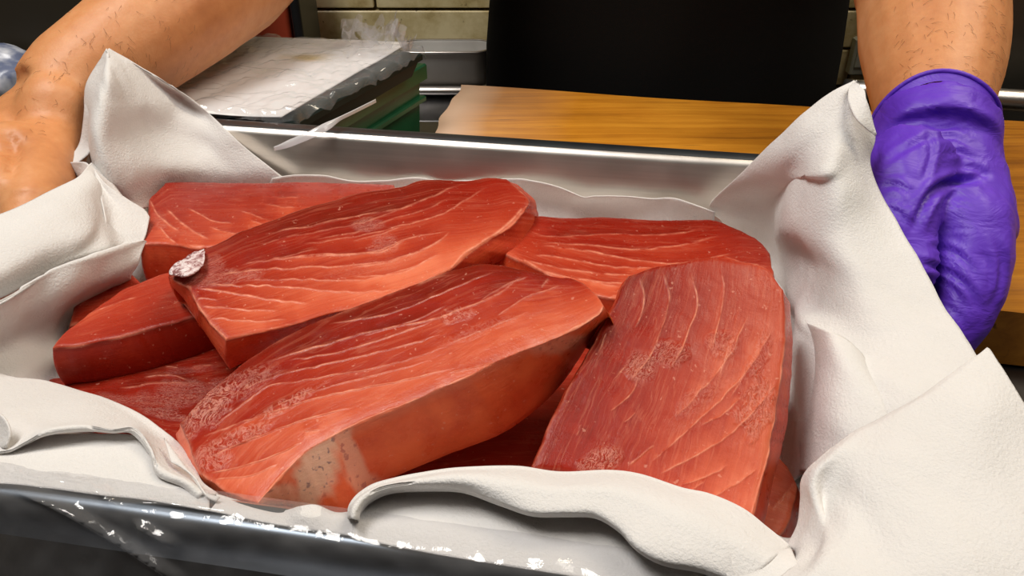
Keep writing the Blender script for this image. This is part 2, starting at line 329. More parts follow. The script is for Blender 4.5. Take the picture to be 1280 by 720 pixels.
# ------------------------------------------------------------------ tuna steaks
def steak(label, top, bot, left, right, anchors, thick, nu, nv, lines=(), rough=(), pale=(), tone=(.35, .7), skirt=None, und=.0006, seed=0, sidev=.9, flare=0.002, sidepale=(), tonefn=None, sidetone=.5, swap=False):
    A3 = np.array([U(*a) for a in anchors]); nrm = np.cross(A3[1]-A3[0], A3[2]-A3[0]); nrm /= np.linalg.norm(nrm); nrm *= np.sign(nrm[2])
    def onp(x, y): d = ray(x, y); return CAM+d*(((A3[0]-CAM)@nrm)/(d@nrm))
    cv = lambda pts, n: crs([onp(*p) for p in pts], n)
    Tt, Bb, Ll, Rr = cv(top, nu), cv(bot, nu), cv(left, nv), cv(right, nv)
    u = np.linspace(0, 1, nu)[None, :, None]; v = np.linspace(0, 1, nv)[:, None, None]
    G = (1-v)*Tt[None]+v*Bb[None]+(1-u)*Ll[:, None]+u*Rr[:, None]-((1-u)*(1-v)*Tt[0]+u*(1-v)*Tt[-1]+(1-u)*v*Bb[0]+u*v*Bb[-1])
    G = G.reshape(-1, 3); G = G+np.stack([vnoise(G, 120, seed+21), vnoise(G, 120, seed+22), 0*G[:, 0]], -1)*.0007+np.stack([vnoise(G, 330, seed+23), vnoise(G, 330, seed+24), 0*G[:, 0]], -1)*.00025; uu = np.broadcast_to(u, (nv, nu, 1)).ravel(); vv = np.broadcast_to(v, (nv, nu, 1)).ravel()
    L = np.linalg.norm(np.diff(Bb, axis=0), axis=1).sum(); Wd = np.linalg.norm(np.diff(Rr, axis=0), axis=1).sum()
    UVG = np.stack([vv*Wd, uu*L] if swap else [uu*L, vv*Wd], -1)
    px = proj(G)
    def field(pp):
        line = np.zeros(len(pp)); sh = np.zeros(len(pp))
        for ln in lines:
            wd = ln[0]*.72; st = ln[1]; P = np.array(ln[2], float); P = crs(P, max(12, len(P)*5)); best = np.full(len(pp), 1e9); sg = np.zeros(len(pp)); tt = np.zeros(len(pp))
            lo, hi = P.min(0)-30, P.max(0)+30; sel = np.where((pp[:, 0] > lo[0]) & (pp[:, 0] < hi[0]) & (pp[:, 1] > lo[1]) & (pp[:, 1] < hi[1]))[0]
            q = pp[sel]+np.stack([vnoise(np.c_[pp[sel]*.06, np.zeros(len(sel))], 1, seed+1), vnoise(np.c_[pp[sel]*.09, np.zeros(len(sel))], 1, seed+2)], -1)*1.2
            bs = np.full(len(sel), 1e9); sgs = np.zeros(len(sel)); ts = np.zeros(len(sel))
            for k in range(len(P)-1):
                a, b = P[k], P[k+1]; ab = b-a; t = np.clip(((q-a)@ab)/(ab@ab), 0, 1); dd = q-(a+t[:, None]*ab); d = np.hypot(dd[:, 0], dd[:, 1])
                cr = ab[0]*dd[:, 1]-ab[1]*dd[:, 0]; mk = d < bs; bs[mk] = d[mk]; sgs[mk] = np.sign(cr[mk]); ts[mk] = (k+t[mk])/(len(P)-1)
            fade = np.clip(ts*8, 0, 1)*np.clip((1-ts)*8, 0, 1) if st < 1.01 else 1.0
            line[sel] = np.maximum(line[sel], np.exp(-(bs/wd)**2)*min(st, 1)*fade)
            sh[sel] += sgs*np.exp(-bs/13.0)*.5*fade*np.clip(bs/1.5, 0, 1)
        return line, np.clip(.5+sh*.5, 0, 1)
    def blobs(pp, bl, sd):
        r = np.zeros(len(pp)); nz = vnoise(np.c_[pp*.05, np.zeros(len(pp))], 1, sd)+.5*vnoise(np.c_[pp*.13, np.zeros(len(pp))], 1, sd+3)
        for (cx, cy, rx, ry, an, s) in bl:
            a = math.radians(an); dx, dy = pp[:, 0]-cx, pp[:, 1]-cy; X = (dx*math.cos(a)+dy*math.sin(a))/rx; Yy = (-dx*math.sin(a)+dy*math.cos(a))/ry
            r = np.maximum(r, np.clip((1.15-np.hypot(X, Yy)+nz*.35)*2.2, 0, 1)*s)
        return r
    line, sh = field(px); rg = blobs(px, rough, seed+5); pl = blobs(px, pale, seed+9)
    e = np.minimum(np.minimum(uu*L, (1-uu)*L), np.minimum(vv*Wd, (1-vv)*Wd))
    line = np.maximum(line, .62*np.exp(-(e/.0008)**2)*np.clip(.55+vnoise(G, 130, seed+31)*.9, 0, 1))  # pale line along the cut edges paints a rim highlight into the colour
    disp = vnoise(G, 22, seed)*und*2+vnoise(G, 70, seed)*und*.5+line*.00012-(.5-sh)*-.00025
    disp += rg*vnoise(np.c_[G[:, :2]*1, G[:, 2:]], 520, seed)*.00035
    G2 = G+nrm*(disp-.0010*np.exp(-e/.0011))[:, None]
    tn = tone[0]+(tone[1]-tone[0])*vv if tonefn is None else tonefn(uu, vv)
    loop = list(range(nu))+[j*nu+nu-1 for j in range(1, nv)]+[(nv-1)*nu+i for i in range(nu-2, -1, -1)]+[j*nu for j in range(nv-2, 0, -1)]
    nl = len(loop); Lp = G2[loop]; cen = Lp.mean(0); tg = np.roll(Lp, -3, 0)-np.roll(Lp, 3, 0); on = np.stack([tg[:, 1], -tg[:, 0], 0*tg[:, 0]], -1); on /= np.linalg.norm(on, axis=1)[:, None]+1e-9
    if ((Lp-cen)*on).sum() < 0: on = -on
    offs = on*flare-nrm*thick
    if skirt:
        for sd_, pts in skirt.items():
            idx = {'top': range(0, nu), 'right': range(nu-1, nu+nv-1), 'bottom': range(nu+nv-2, 2*nu+nv-2), 'left': [i % nl for i in range(2*nu+nv-3, nl+1)]}[sd_]
            idx = list(idx)[1:-1]; tgt = crs([U(*p) for p in pts], len(idx)+2)[1:-1]
            if sd_ in ('bottom', 'left'): tgt = tgt[::-1]
            offs[idx] = tgt-Lp[idx]
        for _ in range(max(4, nl//90)): offs = (np.roll(offs, 1, 0)+np.roll(offs, -1, 0)+np.roll(offs, 2, 0)+np.roll(offs, -2, 0)+offs)/5
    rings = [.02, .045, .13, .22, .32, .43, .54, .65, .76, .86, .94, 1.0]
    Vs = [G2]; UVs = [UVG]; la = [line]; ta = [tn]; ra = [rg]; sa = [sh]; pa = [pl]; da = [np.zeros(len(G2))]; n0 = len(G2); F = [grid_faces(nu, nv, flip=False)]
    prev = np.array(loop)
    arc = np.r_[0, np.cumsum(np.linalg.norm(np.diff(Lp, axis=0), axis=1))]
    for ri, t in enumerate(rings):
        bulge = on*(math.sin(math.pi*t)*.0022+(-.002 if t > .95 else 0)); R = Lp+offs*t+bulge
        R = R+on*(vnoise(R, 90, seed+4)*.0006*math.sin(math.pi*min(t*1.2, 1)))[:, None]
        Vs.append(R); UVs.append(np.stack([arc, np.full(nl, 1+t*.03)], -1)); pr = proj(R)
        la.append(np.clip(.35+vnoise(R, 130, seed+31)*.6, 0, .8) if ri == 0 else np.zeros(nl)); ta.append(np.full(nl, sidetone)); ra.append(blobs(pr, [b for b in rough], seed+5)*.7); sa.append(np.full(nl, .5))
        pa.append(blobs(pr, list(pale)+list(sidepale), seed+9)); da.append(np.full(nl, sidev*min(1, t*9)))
        cur = n0+ri*nl+np.arange(nl); F.append(np.stack([np.roll(prev, -1), prev, cur, np.roll(cur, -1)], -1)); prev = cur
    V = np.vstack(Vs); UV = np.vstack(UVs); FF = [tuple(f) for f in np.vstack(F)]+[tuple(int(x) for x in prev[::-1])]
    base = V.mean(0); base[2] = V[:, 2].min()
    o = mesh_obj('tuna_steak', V-base, FF, TUNA); o.location = base; me = o.data
    if me.polygons[0].normal.z < 0: me.flip_normals()
    uvl = me.uv_layers.new(name='grain'); li = np.empty(len(me.loops), dtype=np.int32); me.loops.foreach_get('vertex_index', li); uvl.data.foreach_set('uv', UV[li].astype(np.float32).ravel())
    c = np.concatenate
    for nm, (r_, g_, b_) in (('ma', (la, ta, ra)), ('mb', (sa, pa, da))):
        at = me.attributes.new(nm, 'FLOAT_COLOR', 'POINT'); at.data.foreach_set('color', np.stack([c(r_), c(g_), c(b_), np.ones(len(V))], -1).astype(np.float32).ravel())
    return tag(o, label, 'tuna steak', 'raw tuna steaks piled in the tray')
# back left
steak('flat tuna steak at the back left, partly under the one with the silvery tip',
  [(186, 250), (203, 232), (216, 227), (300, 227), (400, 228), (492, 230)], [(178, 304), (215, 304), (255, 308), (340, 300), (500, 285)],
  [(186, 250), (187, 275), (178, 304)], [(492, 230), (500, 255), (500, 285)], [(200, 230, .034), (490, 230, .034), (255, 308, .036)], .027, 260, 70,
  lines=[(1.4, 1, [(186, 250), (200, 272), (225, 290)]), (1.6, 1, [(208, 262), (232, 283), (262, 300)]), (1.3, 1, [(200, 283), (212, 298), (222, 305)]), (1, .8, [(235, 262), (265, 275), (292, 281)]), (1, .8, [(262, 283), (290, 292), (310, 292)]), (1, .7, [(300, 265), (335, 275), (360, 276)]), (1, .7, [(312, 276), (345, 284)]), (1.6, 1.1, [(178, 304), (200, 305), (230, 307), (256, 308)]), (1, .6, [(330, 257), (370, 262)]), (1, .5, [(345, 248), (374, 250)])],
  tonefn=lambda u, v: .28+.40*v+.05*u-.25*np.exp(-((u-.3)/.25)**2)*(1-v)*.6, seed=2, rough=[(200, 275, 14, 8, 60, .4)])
# upper centre, silver tip
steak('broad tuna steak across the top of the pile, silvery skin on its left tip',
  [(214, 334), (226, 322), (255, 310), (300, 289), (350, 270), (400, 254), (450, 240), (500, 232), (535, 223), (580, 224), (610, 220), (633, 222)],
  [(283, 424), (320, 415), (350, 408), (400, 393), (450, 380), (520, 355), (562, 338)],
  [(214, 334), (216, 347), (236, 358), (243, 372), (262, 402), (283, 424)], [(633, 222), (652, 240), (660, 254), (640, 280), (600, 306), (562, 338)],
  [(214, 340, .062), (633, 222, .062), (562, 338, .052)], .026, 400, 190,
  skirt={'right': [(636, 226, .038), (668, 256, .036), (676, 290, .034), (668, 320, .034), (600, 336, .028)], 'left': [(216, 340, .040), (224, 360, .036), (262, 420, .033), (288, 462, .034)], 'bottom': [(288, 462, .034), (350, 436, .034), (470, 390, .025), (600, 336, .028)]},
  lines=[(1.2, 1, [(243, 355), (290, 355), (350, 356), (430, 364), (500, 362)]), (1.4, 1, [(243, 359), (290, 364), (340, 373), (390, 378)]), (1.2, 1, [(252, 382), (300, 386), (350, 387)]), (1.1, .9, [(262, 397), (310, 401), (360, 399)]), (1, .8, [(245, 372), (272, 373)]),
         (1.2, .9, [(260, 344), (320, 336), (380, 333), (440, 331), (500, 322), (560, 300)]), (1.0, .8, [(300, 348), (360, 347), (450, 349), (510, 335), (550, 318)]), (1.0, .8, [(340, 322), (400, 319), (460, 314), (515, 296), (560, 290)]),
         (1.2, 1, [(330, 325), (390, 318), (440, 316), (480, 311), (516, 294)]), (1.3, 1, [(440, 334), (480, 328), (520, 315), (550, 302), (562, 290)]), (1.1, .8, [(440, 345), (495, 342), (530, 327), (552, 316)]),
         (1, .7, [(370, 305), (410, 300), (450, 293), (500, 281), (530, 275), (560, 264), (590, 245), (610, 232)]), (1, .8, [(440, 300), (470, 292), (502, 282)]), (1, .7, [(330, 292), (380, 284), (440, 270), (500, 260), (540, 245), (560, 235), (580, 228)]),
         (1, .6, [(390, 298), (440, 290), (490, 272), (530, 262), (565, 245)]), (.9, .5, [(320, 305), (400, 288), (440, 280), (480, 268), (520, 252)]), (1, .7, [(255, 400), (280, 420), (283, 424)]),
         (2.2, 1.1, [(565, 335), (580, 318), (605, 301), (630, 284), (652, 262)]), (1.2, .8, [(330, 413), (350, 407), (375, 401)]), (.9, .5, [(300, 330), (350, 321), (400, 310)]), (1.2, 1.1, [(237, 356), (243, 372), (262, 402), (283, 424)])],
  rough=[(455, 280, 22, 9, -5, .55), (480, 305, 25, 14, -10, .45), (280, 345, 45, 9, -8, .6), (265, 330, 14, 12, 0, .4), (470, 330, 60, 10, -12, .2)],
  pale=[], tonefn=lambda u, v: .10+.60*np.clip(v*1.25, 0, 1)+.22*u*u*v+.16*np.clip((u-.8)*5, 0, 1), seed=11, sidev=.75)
# back right
steak('tuna steak at the back right with even curved bands, leaning under the right-hand one',
  [(600, 262), (700, 272), (760, 271), (830, 273), (888, 273), (905, 280), (912, 290)], [(600, 300), (680, 338), (710, 352), (756, 368), (820, 368), (900, 362), (965, 348)],
  [(600, 262), (598, 280), (600, 300)], [(912, 290), (945, 300), (962, 315), (966, 335), (965, 348)],
  [(680, 272, .044), (890, 273, .044), (756, 368, .046)], .030, 300, 110,
  lines=[(1.0, .55, [(665, 292), (700, 298), (760, 294), (830, 292), (880, 285)]), (1.1, .75, [(675, 304), (720, 308), (780, 312), (830, 307), (870, 300), (900, 294)]), (1.2, .95, [(675, 307), (720, 314), (790, 324), (850, 328), (920, 315)]),
         (1.1, .9, [(665, 318), (710, 325), (760, 333), (820, 335)]), (1.1, .9, [(655, 324), (690, 333), (740, 341), (790, 344)]), (1.1, .9, [(665, 333), (700, 343), (740, 350), (790, 354)]), (1.0, .8, [(735, 350), (775, 357)]), (1.5, 1.1, [(655, 324), (700, 348), (750, 367), (775, 368)]), (1, .7, [(905, 320), (935, 330), (960, 335)])],
  tonefn=lambda u, v: .18+.50*v-.10*np.clip(u*3-2, 0, 1), seed=23)
# left block
steak('thick tuna block at the left with a smooth deep red cut side',
  [(100, 402), (118, 385), (145, 365), (180, 348), (215, 338), (245, 336)], [(65, 433), (90, 430), (130, 424), (180, 412), (245, 392), (285, 380)],
  [(100, 402), (86, 410), (75, 420), (65, 433)], [(245, 336), (265, 350), (285, 380)], [(100, 402, .034), (245, 336, .034), (180, 412, .034)], .030, 190, 90,
  skirt={'bottom': [(84, 482, .010), (140, 478, .010), (200, 466, .010), (272, 441, .010), (310, 420, .01)], 'left': [(100, 420, .012), (84, 440, .010), (76, 460, .010), (84, 482, .010)]},
  lines=[(1, .9, [(100, 396), (135, 382), (170, 370)]), (1, .6, [(95, 390), (115, 370), (150, 350)]), (.8, .5, [(215, 380), (235, 370)]), (1.2, .8, [(88, 404), (94, 394), (105, 388)])],
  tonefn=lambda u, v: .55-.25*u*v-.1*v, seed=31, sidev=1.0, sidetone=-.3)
# piece behind it
steak('small red tuna piece showing only its corner behind the left block',
  [(98, 345), (125, 344), (165, 342)], [(88, 405), (130, 400), (180, 372)], [(98, 345), (93, 375), (88, 405)], [(165, 342), (178, 355), (180, 372)],
  [(98, 345, .022), (165, 342, .022), (88, 405, .020)], .019, 60, 50, lines=[(1, .6, [(97, 385), (115, 368), (135, 357)])], tone=(.35, .5), seed=37)
# bottom left
steak('lowest tuna steak at the front left, dark wrinkled top showing below the block',
  [(60, 470), (110, 462), (170, 450), (240, 436), (300, 425)], [(110, 515), (160, 540), (230, 565), (300, 570), (370, 560)],
  [(60, 470), (75, 490), (110, 515)], [(300, 425), (340, 470), (370, 560)], [(85, 485, .012), (270, 440, .014), (222, 530, .016)], .009, 220, 120,
  lines=[(1, .8, [(180, 474), (210, 470), (235, 474)]), (1, .6, [(150, 487), (200, 480), (250, 478)]), (1, .7, [(207, 459), (223, 460)]), (1, .6, [(240, 458), (265, 455)])],
  rough=[(225, 492, 60, 16, -14, .55), (150, 500, 40, 9, 10, .4), (240, 462, 30, 5, -8, .3), (200, 515, 30, 8, 10, .7)], tonefn=lambda u, v: .16+0*u, seed=41)
# lower centre
steak('shaded tuna steak lying underneath, seen in the gap between the two front ones',
  [(430, 500), (520, 450), (640, 425), (760, 420), (860, 430)], [(440, 625), (520, 640), (640, 640), (760, 650), (850, 660)],
  [(430, 500), (425, 570), (440, 625)], [(860, 430), (870, 550), (850, 660)], [(520, 520, .016), (760, 500, .016), (640, 640, .014)], .012, 160, 80,
  lines=[(.9, .5, [(548, 582), (560, 578)])], tonefn=lambda u, v: .38+0*u, seed=43)
# bottom right
steak('bottom right tuna piece with a bright red rounded end by the white paper',
  [(820, 560), (880, 552), (935, 556), (968, 565), (985, 580)], [(820, 645), (880, 655), (930, 664), (958, 672), (975, 668)],
  [(820, 560), (815, 600), (820, 645)], [(985, 580), (996, 602), (997, 617), (988, 645), (975, 668)], [(820, 560, .018), (968, 567, .018), (970, 665, .016)], .014, 120, 70,
  lines=[(1.2, 1, [(966, 636), (980, 618), (994, 602)]), (1, .7, [(958, 604), (968, 593)]), (1, .6, [(950, 640), (962, 628)])],
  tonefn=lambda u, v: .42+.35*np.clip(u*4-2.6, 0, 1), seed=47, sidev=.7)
# right hand steak
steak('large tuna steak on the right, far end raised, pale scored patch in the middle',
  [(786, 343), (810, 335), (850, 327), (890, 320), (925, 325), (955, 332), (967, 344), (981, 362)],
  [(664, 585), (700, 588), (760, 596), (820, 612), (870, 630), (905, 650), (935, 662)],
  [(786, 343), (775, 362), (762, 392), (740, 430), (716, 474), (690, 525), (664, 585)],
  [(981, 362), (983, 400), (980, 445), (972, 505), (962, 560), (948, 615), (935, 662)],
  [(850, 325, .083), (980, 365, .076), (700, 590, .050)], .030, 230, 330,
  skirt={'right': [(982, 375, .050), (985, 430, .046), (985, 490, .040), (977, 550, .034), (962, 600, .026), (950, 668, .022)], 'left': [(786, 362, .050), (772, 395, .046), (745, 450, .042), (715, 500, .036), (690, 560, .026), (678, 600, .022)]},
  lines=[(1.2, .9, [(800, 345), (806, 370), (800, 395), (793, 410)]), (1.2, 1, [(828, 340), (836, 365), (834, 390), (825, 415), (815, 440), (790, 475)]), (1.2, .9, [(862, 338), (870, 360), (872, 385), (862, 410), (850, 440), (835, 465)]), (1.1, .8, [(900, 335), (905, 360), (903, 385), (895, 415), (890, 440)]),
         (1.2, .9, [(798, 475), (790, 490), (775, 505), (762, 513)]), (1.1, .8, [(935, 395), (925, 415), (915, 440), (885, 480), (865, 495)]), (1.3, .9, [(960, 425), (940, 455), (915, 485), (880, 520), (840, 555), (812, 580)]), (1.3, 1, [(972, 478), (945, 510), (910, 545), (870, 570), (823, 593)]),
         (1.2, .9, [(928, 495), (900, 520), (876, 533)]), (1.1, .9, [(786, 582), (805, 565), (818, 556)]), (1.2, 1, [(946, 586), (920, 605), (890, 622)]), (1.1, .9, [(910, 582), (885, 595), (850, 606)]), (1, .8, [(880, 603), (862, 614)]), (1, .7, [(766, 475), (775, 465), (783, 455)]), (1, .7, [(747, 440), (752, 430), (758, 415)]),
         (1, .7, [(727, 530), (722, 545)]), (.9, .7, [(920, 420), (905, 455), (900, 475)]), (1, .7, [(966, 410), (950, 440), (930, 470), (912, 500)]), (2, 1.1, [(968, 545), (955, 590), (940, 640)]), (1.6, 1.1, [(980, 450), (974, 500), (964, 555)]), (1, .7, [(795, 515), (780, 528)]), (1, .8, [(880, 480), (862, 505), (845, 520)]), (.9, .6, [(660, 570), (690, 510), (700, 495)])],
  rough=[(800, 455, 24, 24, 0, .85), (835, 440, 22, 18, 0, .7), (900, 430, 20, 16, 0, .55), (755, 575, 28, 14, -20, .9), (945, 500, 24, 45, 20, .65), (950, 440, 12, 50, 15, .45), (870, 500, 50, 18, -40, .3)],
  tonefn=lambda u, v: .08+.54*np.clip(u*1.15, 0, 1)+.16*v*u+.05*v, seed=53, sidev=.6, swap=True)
# centre front
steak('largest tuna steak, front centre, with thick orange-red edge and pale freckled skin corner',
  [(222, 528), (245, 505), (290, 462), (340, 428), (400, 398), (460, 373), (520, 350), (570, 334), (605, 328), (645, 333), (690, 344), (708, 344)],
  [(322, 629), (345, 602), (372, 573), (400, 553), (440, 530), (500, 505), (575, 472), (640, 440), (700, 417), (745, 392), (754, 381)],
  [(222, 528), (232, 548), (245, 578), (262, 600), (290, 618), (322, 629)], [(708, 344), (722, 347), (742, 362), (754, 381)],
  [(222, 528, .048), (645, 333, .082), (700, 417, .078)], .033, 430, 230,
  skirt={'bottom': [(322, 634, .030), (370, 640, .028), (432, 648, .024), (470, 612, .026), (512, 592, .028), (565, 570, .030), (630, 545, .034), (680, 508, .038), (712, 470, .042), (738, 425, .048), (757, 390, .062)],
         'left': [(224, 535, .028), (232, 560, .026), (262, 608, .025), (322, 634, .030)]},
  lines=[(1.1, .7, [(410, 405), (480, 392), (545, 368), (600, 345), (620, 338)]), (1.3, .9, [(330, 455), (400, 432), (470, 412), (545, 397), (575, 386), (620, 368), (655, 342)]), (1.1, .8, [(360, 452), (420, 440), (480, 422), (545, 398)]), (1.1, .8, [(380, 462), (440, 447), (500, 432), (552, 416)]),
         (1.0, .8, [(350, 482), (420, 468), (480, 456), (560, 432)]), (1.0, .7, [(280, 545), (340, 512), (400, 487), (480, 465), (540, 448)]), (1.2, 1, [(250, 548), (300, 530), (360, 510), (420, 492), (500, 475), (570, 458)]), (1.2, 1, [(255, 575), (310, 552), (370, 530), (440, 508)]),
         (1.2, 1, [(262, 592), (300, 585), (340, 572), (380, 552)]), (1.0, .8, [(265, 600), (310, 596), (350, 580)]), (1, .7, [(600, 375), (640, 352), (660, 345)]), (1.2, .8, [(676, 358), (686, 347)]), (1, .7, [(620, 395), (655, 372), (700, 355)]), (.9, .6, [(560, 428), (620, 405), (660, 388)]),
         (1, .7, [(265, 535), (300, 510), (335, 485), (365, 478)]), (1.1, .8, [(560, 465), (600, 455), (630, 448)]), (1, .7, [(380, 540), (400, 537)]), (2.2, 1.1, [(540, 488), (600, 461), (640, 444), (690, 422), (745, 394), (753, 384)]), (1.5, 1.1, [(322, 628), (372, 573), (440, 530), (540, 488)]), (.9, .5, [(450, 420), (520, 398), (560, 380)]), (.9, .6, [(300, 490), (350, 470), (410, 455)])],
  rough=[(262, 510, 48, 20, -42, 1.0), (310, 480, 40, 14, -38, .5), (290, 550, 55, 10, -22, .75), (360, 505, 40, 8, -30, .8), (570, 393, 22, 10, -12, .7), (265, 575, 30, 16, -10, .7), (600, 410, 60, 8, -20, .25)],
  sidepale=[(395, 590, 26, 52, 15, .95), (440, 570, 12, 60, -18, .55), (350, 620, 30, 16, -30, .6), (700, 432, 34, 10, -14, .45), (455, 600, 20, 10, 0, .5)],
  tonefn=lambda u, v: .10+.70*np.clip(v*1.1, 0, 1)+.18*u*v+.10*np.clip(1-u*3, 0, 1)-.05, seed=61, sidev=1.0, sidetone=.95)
# silvery skin on the tip of the top steak: a child of that steak
st = [o for o in bpy.data.objects if o.get('label', '').startswith('broad tuna')][0]
SIL = NM('silver_skin'); n1 = SIL.noise(260, 4, .7, dist=1.5)
SIL.l(SIL.ramp(n1, [(.40, (.26, .10, .10)), (.48, (.62, .42, .42)), (.58, (.85, .74, .74))]), SIL.b.inputs['Base Color']); SIL.set(Roughness=.22, Specular_IOR_Level=.8); SIL.bump(n1, .8, .0012)
def patch_px(rows, nu, nv): return cru(np.array([crs([U(*p) for p in r], nu) for r in rows]), nv)
G = patch_px([[(222, 330, .0640), (232, 324, .0640), (243, 317, .0645), (256, 313, .0645)], [(214, 337, .0635), (228, 334, .0645), (242, 330, .0645), (256, 324, .0640)], [(213, 344, .0625), (226, 346, .0640), (240, 344, .0640), (254, 333, .0638)]], 26, 20)
V = G.reshape(-1, 3); V[:, 2] += vnoise(V, 600, 3)*.0006
o = mesh_obj('silver_skin', V-np.array(st.location), grid_faces(26, 20), SIL.m, st); tag(o, 'silvery white wrinkled skin')
md = o.modifiers.new('thick', 'SOLIDIFY'); md.thickness = .0008
# ------------------------------------------------------------------ paper liner
LV = []; LF = []
def sheet(rows, nu=60, nv=40, wr=.0010, seed=0, arc=True, pts=None):
    R = []
    for r in rows:
        P = [p if len(p) == 3 and isinstance(p, np.ndarray) else U(*p) for p in r]; R.append(crs(P, nu))
    G = cru(np.array(R), nv).reshape(-1, 3)
    d = vnoise(G, 24, seed)*wr*1.6+vnoise(G, 60, seed+1)*wr*.8+vnoise(np.c_[G[:, 0]+G[:, 1], G[:, 1]*.4-G[:, 2], G[:, 2]*.3], 130, seed+2)*wr*.25
    Gg = G.reshape(nv, nu, 3); nn = np.cross(np.gradient(Gg, axis=1), np.gradient(Gg, axis=0)).reshape(-1, 3); nn /= np.linalg.norm(nn, axis=1)[:, None]+1e-12
    G = G+nn*d[:, None]; off = sum(len(v) for v in LV); LV.append(G); LF.append(grid_faces(nu, nv, off))
# bed under the fish
sheet([[T(-.205, -.13, .0035), T(0, -.13, .003), T(.205, -.13, .0035)], [T(-.205, 0, .003), T(0, 0, .0025), T(.205, 0, .003)], [T(-.205, .13, .0035), T(0, .13, .003), T(.205, .13, .0035)]], 60, 40, .0003, 1)
# back strip along the rear wall
sheet([[(340, 223, .028), (370, 219, .030), (405, 219, .030), (440, 225, .027), (480, 224, .028), (520, 221, .029), (560, 226, .026), (640, 224, .037), (665, 227, .038), (700, 236, .036), (728, 247, .033), (745, 245, .034), (780, 246, .034), (815, 248, .034), (848, 247, .036), (893, 266, .033)],
       [(330, 250, .012), (405, 250, .010), (480, 252, .010), (560, 255, .010), (640, 250, .020), (700, 258, .020), (780, 262, .022), (893, 278, .022)],
       [(330, 290, .003), (480, 290, .003), (640, 295, .003), (780, 300, .003), (890, 315, .003)]], 160, 24, .0011, 5)
# back left peak
sheet([[(134, 61, .104), (133, 63, .104), (136, 61, .104)],
       [(110, 100, .090), (133, 98, .098), (160, 82, .095), (214, 107, .080)],
       [(106, 128, .080), (125, 130, .088), (170, 128, .080), (225, 125, .068), (258, 140, .062)],
       [(109, 165, .066), (125, 175, .072), (190, 165, .060), (240, 170, .050), (305, 183, .045)],
       [(112, 200, .052), (140, 225, .050), (205, 212, .042), (265, 215, .032), (352, 222, .028)],
       [(130, 240, .035), (170, 262, .028), (215, 250, .016), (280, 250, .010), (372, 255, .006)]], 90, 90, .0012, 9)
sheet([[(352, 222, .028), (300, 180, .046), (258, 140, .062), (214, 107, .080)], [(356, 224, .022), (304, 184, .038), (262, 145, .055), (218, 112, .073)]], 40, 6, .0002, 9)
# folded nib of the peak's left edge
sheet([[(135, 62, .104), (116, 88, .094), (106, 118, .083), (104, 140, .077), (99, 178, .062), (82, 203, .056)], [(136, 70, .103), (122, 95, .094), (113, 125, .084), (112, 150, .076), (114, 185, .060), (96, 204, .056)]], 50, 8, .0004, 12)
sheet([[(82, 203, .056), (96, 202, .0585), (108, 203, .059), (113, 210, .058), (110, 220, .056)], [(83, 205, .054), (94, 212, .053), (102, 217, .052), (105, 222, .051), (108, 226, .051)], [(86, 208, .050), (92, 216, .048), (98, 224, .046), (102, 230, .046), (106, 234, .046)]], 30, 14, .0003, 14)
# left wall: upper fold, inner curl and lower fall
sheet([[(-90, 310, .066), (0, 268, .066), (45, 248, .066), (78, 232, .064), (98, 222, .062), (112, 205, .059), (116, 208, .056)],
       [(-90, 345, .064), (0, 300, .066), (50, 272, .066), (92, 250, .063), (118, 232, .058), (124, 226, .054), (135, 222, .050)],
       [(-90, 385, .058), (0, 340, .060), (60, 308, .060), (110, 290, .056), (126, 270, .050), (138, 262, .044), (160, 258, .040)],
       [(-90, 418, .048), (0, 368, .050), (50, 340, .051), (90, 322, .051), (132, 309, .047), (150, 302, .040), (178, 292, .037)],
       [(-90, 420, .046), (0, 371, .047), (50, 344, .048), (90, 326, .048), (132, 312, .044), (152, 306, .038), (180, 298, .034)]], 90, 60, .0007, 17)
sheet([[(118, 212, .060), (135, 232, .055), (160, 250, .048), (180, 262, .043), (187, 272, .040)], [(122, 235, .055), (140, 255, .048), (160, 272, .043), (176, 284, .039), (183, 292, .037)], [(132, 280, .048), (140, 292, .043), (152, 300, .040), (165, 303, .038), (178, 304, .036)], [(128, 316, .043), (140, 311, .041), (152, 308, .0395), (165, 305, .038), (177, 305, .036)]], 40, 40, .0006, 19)
sheet([[(-90, 415, .053), (0, 377, .053), (40, 352, .053), (65, 338, .053), (100, 326, .052), (140, 312, .047), (178, 300, .040)],
       [(-90, 419, .052), (0, 380, .052), (40, 356, .052), (65, 342, .052), (100, 330, .051), (140, 317, .046), (180, 304, .038)],
       [(-90, 450, .036), (0, 410, .038), (40, 385, .040), (80, 368, .040), (110, 352, .038), (145, 340, .036), (172, 326, .035)],
       [(-90, 480, .022), (0, 440, .024), (35, 418, .024), (62, 402, .023), (80, 385, .022), (120, 365, .022), (162, 343, .026)],
       [(-90, 510, .014), (0, 480, .016), (40, 462, .014), (65, 440, .010), (78, 420, .008), (110, 395, .006), (165, 365, .006)],
       [(-90, 530, .014), (0, 505, .012), (50, 490, .008), (90, 480, .004), (120, 460, .003), (150, 430, .003), (200, 400, .003)]], 90, 70, .0012, 23)
